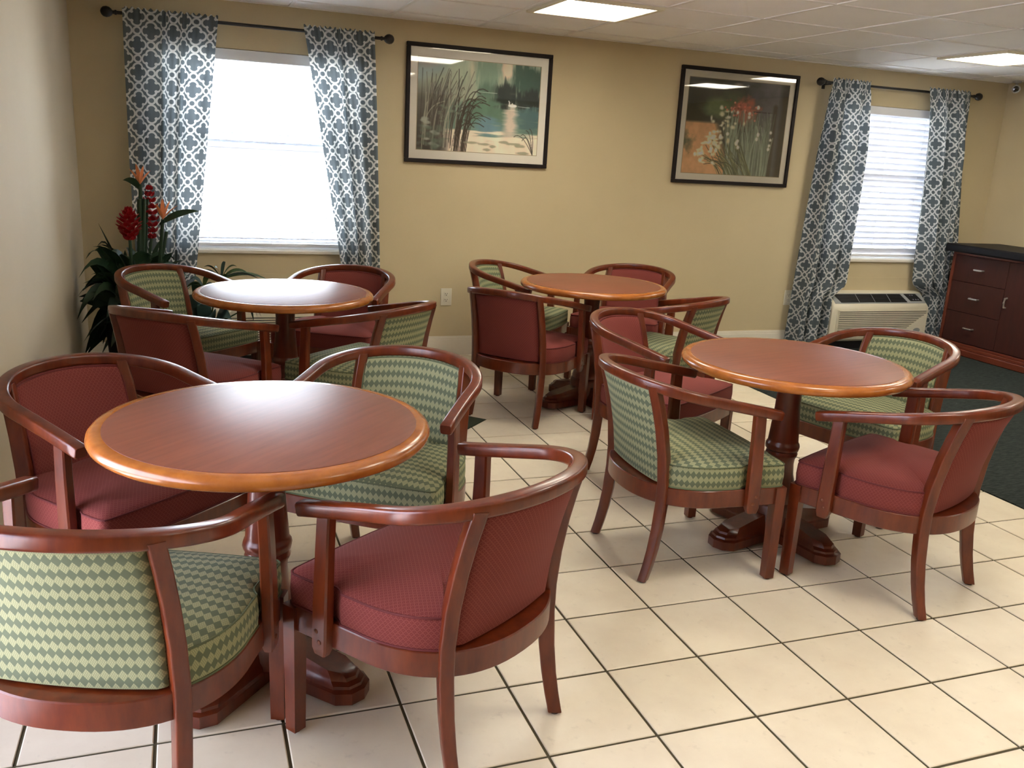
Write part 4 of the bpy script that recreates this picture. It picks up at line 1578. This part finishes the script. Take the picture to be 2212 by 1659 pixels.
PX, PY = -1.450, 2.62
root = thing('tropical_arrangement', (PX, PY, 0), 0, 'tall artificial tropical arrangement with orange and red flowers in the wall corner', 'plant')
org = Vector((PX, PY, 0))
mb = MB(); mb.lathe([(0.10, 0.0), (0.125, 0.02), (0.155, 0.22), (0.165, 0.36), (0.172, 0.37), (0.172, 0.40), (0.150, 0.40), (0.148, 0.36)], 32); mb.build('pot', M['pot'], root, smooth=40)
mb = MB(); mb.lathe([(0.148, 0.350), (0.149, 0.372)], 32); mb.build('soil', M['soil'], root)


def rel(px, py, Y): return at(px, py, Y) - org


def bird_flower(px, py, Y, lean, scale, spathe_to):
    c = rel(px, py, Y)
    st = MB()
    st.tube([Vector((c.x * 0.35, c.y * 0.3, 0.36)), Vector((c.x * 0.8, c.y * 0.7, 0.36 + (c.z - 0.36) * .5)), c], 0.011, 8)
    stem = st.build('flower_stem', M['leaf'], root)
    mb = MB(); leaf(mb, c - Vector((0.02 * lean, 0, 0.035)), c + Vector(spathe_to), 0.058, 0.01, fold=0.7, n=8, roll=0.8); mb.build('spathe', M['leaf'], root, smooth=60)
    for (dx, dz, w) in ((-0.055, 0.085, 0.024), (-0.018, 0.115, 0.026), (0.022, 0.105, 0.026), (0.060, 0.080, 0.022)):
        mb = MB(); leaf(mb, c, c + Vector(((dx + 0.02 * lean) * scale, -0.02 + 0.01 * random.random(), dz * scale)), w * scale, 0.004, fold=0.6, n=7, side=(0.8, 0.3, 0))
        mb.build('petal', M['orange'], root, smooth=60)


bird_flower(303, 398, 2.60, 0, 1.0, (-0.09, -0.02, 0.02))
bird_flower(352, 474, 2.55, 1, 1.05, (0.20, -0.03, 0.055))
for (px, py, Y, hgt, r) in ((279, 487, 2.52, 0.16, 0.075), (325, 462, 2.66, 0.28, 0.055)):
    c = rel(px, py, Y)
    mb = MB(); mb.tube([Vector((c.x * 0.3, c.y * 0.3, 0.36)), Vector((c.x, c.y, c.z - hgt / 2))], 0.009, 8); st = mb.build('flower_stem', M['leaf'], root)
    rr = random.Random(int(px))
    nb = 9
    for k in range(nb):
        zz = c.z - hgt / 2 + hgt * k / (nb - 1)
        rk = r * math.sin(math.pi * (0.18 + 0.74 * k / (nb - 1)))
        for a in range(7):
            an = a * 2 * math.pi / 7 + k * 0.45
            mb = MB()
            p0 = Vector((c.x, c.y, zz)); dd = Vector((math.cos(an), math.sin(an), 0))
            leaf(mb, p0 + dd * rk * 0.4, p0 + dd * rk * 1.0 + Vector((0, 0, 0.028)), 0.046, 0.006, fold=-0.5, n=4)
            mb.build('red_bract', M['redflower'], root, smooth=60)
# tall straight stems
for (px, Y) in ((300, 2.58), (312, 2.60), (318, 2.64), (360, 2.6)):
    a = rel(px, 430 if px < 330 else 500, Y)
    mb = MB(); mb.tube([Vector((a.x * .4, a.y * .4, 0.36)), Vector((a.x, a.y, a.z))], 0.0105, 8); mb.build('flower_stem', M['leaf'], root)
# broad basal leaves
rr = random.Random(21)
spec = [((158, 640), 2.55, .10, .16), ((170, 600), 2.50, .09, .20), ((185, 560), 2.62, .08, .20), ((165, 690), 2.45, .09, .18), ((205, 545), 2.70, .07, .22), ((212, 482), 2.66, .035, .02),
        ((230, 700), 2.46, .09, .14), ((250, 620), 2.48, .10, .12), ((280, 590), 2.50, .11, .10), ((330, 560), 2.52, .10, .10), ((375, 545), 2.58, .09, .08), ((385, 580), 2.56, .10, .10),
        ((410, 600), 2.60, .09, .12), ((360, 600), 2.52, .11, .08), ((180, 740), 2.40, .09, .10), ((240, 750), 2.46, .10, .10), ((300, 640), 2.48, .11, .08), ((345, 520), 2.72, .06, .05),
        ((270, 540), 2.75, .06, .06), ((240, 505), 2.70, .02, .02), ((200, 650), 2.44, .10, .14), ((290, 560), 2.58, .10, .05), ((260, 570), 2.48, .10, .08), ((330, 600), 2.52, .11, .06)]
for (q, Y, wd, sag) in spec:
    tip = rel(q[0], q[1], Y)
    tip.x = max(tip.x, XL + 0.02 - PX)
    a = rr.uniform(0, 6.28)
    leaf_obj(root, (0.05 * math.cos(a), 0.05 * math.sin(a), 0.38), tip, wd, sag, M['leaf'] if rr.random() < 0.8 else M['leaf3'], roll=rr.choice((-1, 1)) * rr.uniform(.4, 1.0))
for k in range(76):
    q = (rr.uniform(150, 400) if k < 46 else rr.uniform(155, 260), rr.uniform(530, 770))
    if q[0] > 330: q = (q[0], rr.uniform(545, 620))
    tip = rel(q[0], q[1], rr.uniform(2.50, 2.78))
    tip.x = max(tip.x, XL + 0.03 - PX)
    a = rr.uniform(0, 6.28)
    leaf_obj(root, (0.05 * math.cos(a), 0.05 * math.sin(a), rr.uniform(0.36, 0.55)), tip, rr.uniform(.07, .13), rr.uniform(.03, .14), M['leaf'], roll=rr.choice((-1, 1)) * rr.uniform(.3, 1.1))

# second, low leafy plant by the air unit
P2 = Vector((-1.03, 2.74, 0))
root = thing('leafy_pot_plant', P2, 0, 'low leafy pot plant between the round table and the air unit', 'plant')
mb = MB(); mb.lathe([(0.075, 0.0), (0.09, 0.02), (0.11, 0.20), (0.116, 0.205), (0.116, 0.225), (0.10, 0.225), (0.098, 0.205)], 28); mb.build('pot', M['pot'], root, smooth=40)
mb = MB(); mb.lathe([(0.098, 0.198), (0.099, 0.212)], 28); mb.build('soil', M['soil'], root)
for ci, (sq, sy, tips) in enumerate((((478, 604), 2.72, ((425, 594), (440, 577), (462, 580), (487, 566), (512, 576), (536, 590), (560, 603), (578, 604), (500, 612))),
                                ((440, 622), 2.66, ((408, 606), (420, 640), (452, 604), (470, 632), (398, 628))),
                                ((535, 664), 2.62, ((548, 694), (558, 690), (565, 686), (520, 640), (552, 655))))):
    top = at(sq[0], sq[1], sy) - P2
    mb = MB(); mb.tube([Vector((0.02 * ci - 0.02, 0, 0.21)), Vector((top.x * .4, top.y * .4, 0.21 + (top.z - 0.21) * .65)), top], 0.005, 6); mb.build('stem', M['leaf2'], root)
    for k, q in enumerate(tips):
        tip = at(q[0], q[1], sy + 0.05 * math.sin(2.1 * k)) - P2
        leaf_obj(root, top, tip, 0.034, 0.035, M['leaf2'] if k % 3 else M['leaf3'], roll=0.7 if k % 2 else -0.7)
for (q, Y, wd) in (((400, 640), 2.60, .10), ((415, 610), 2.66, .09), ((500, 690), 2.55, .12), ((455, 690), 2.5, .13), ((505, 660), 2.6, .10), ((430, 660), 2.52, .11), ((390, 680), 2.55, .11), ((475, 700), 2.48, .11)):
    tip = at(q[0], q[1], Y) - P2
    leaf_obj(root, (0.0, 0.0, 0.21), tip, wd, 0.09, M['leaf3'] if wd > .095 else M['leaf'], roll=0.8)
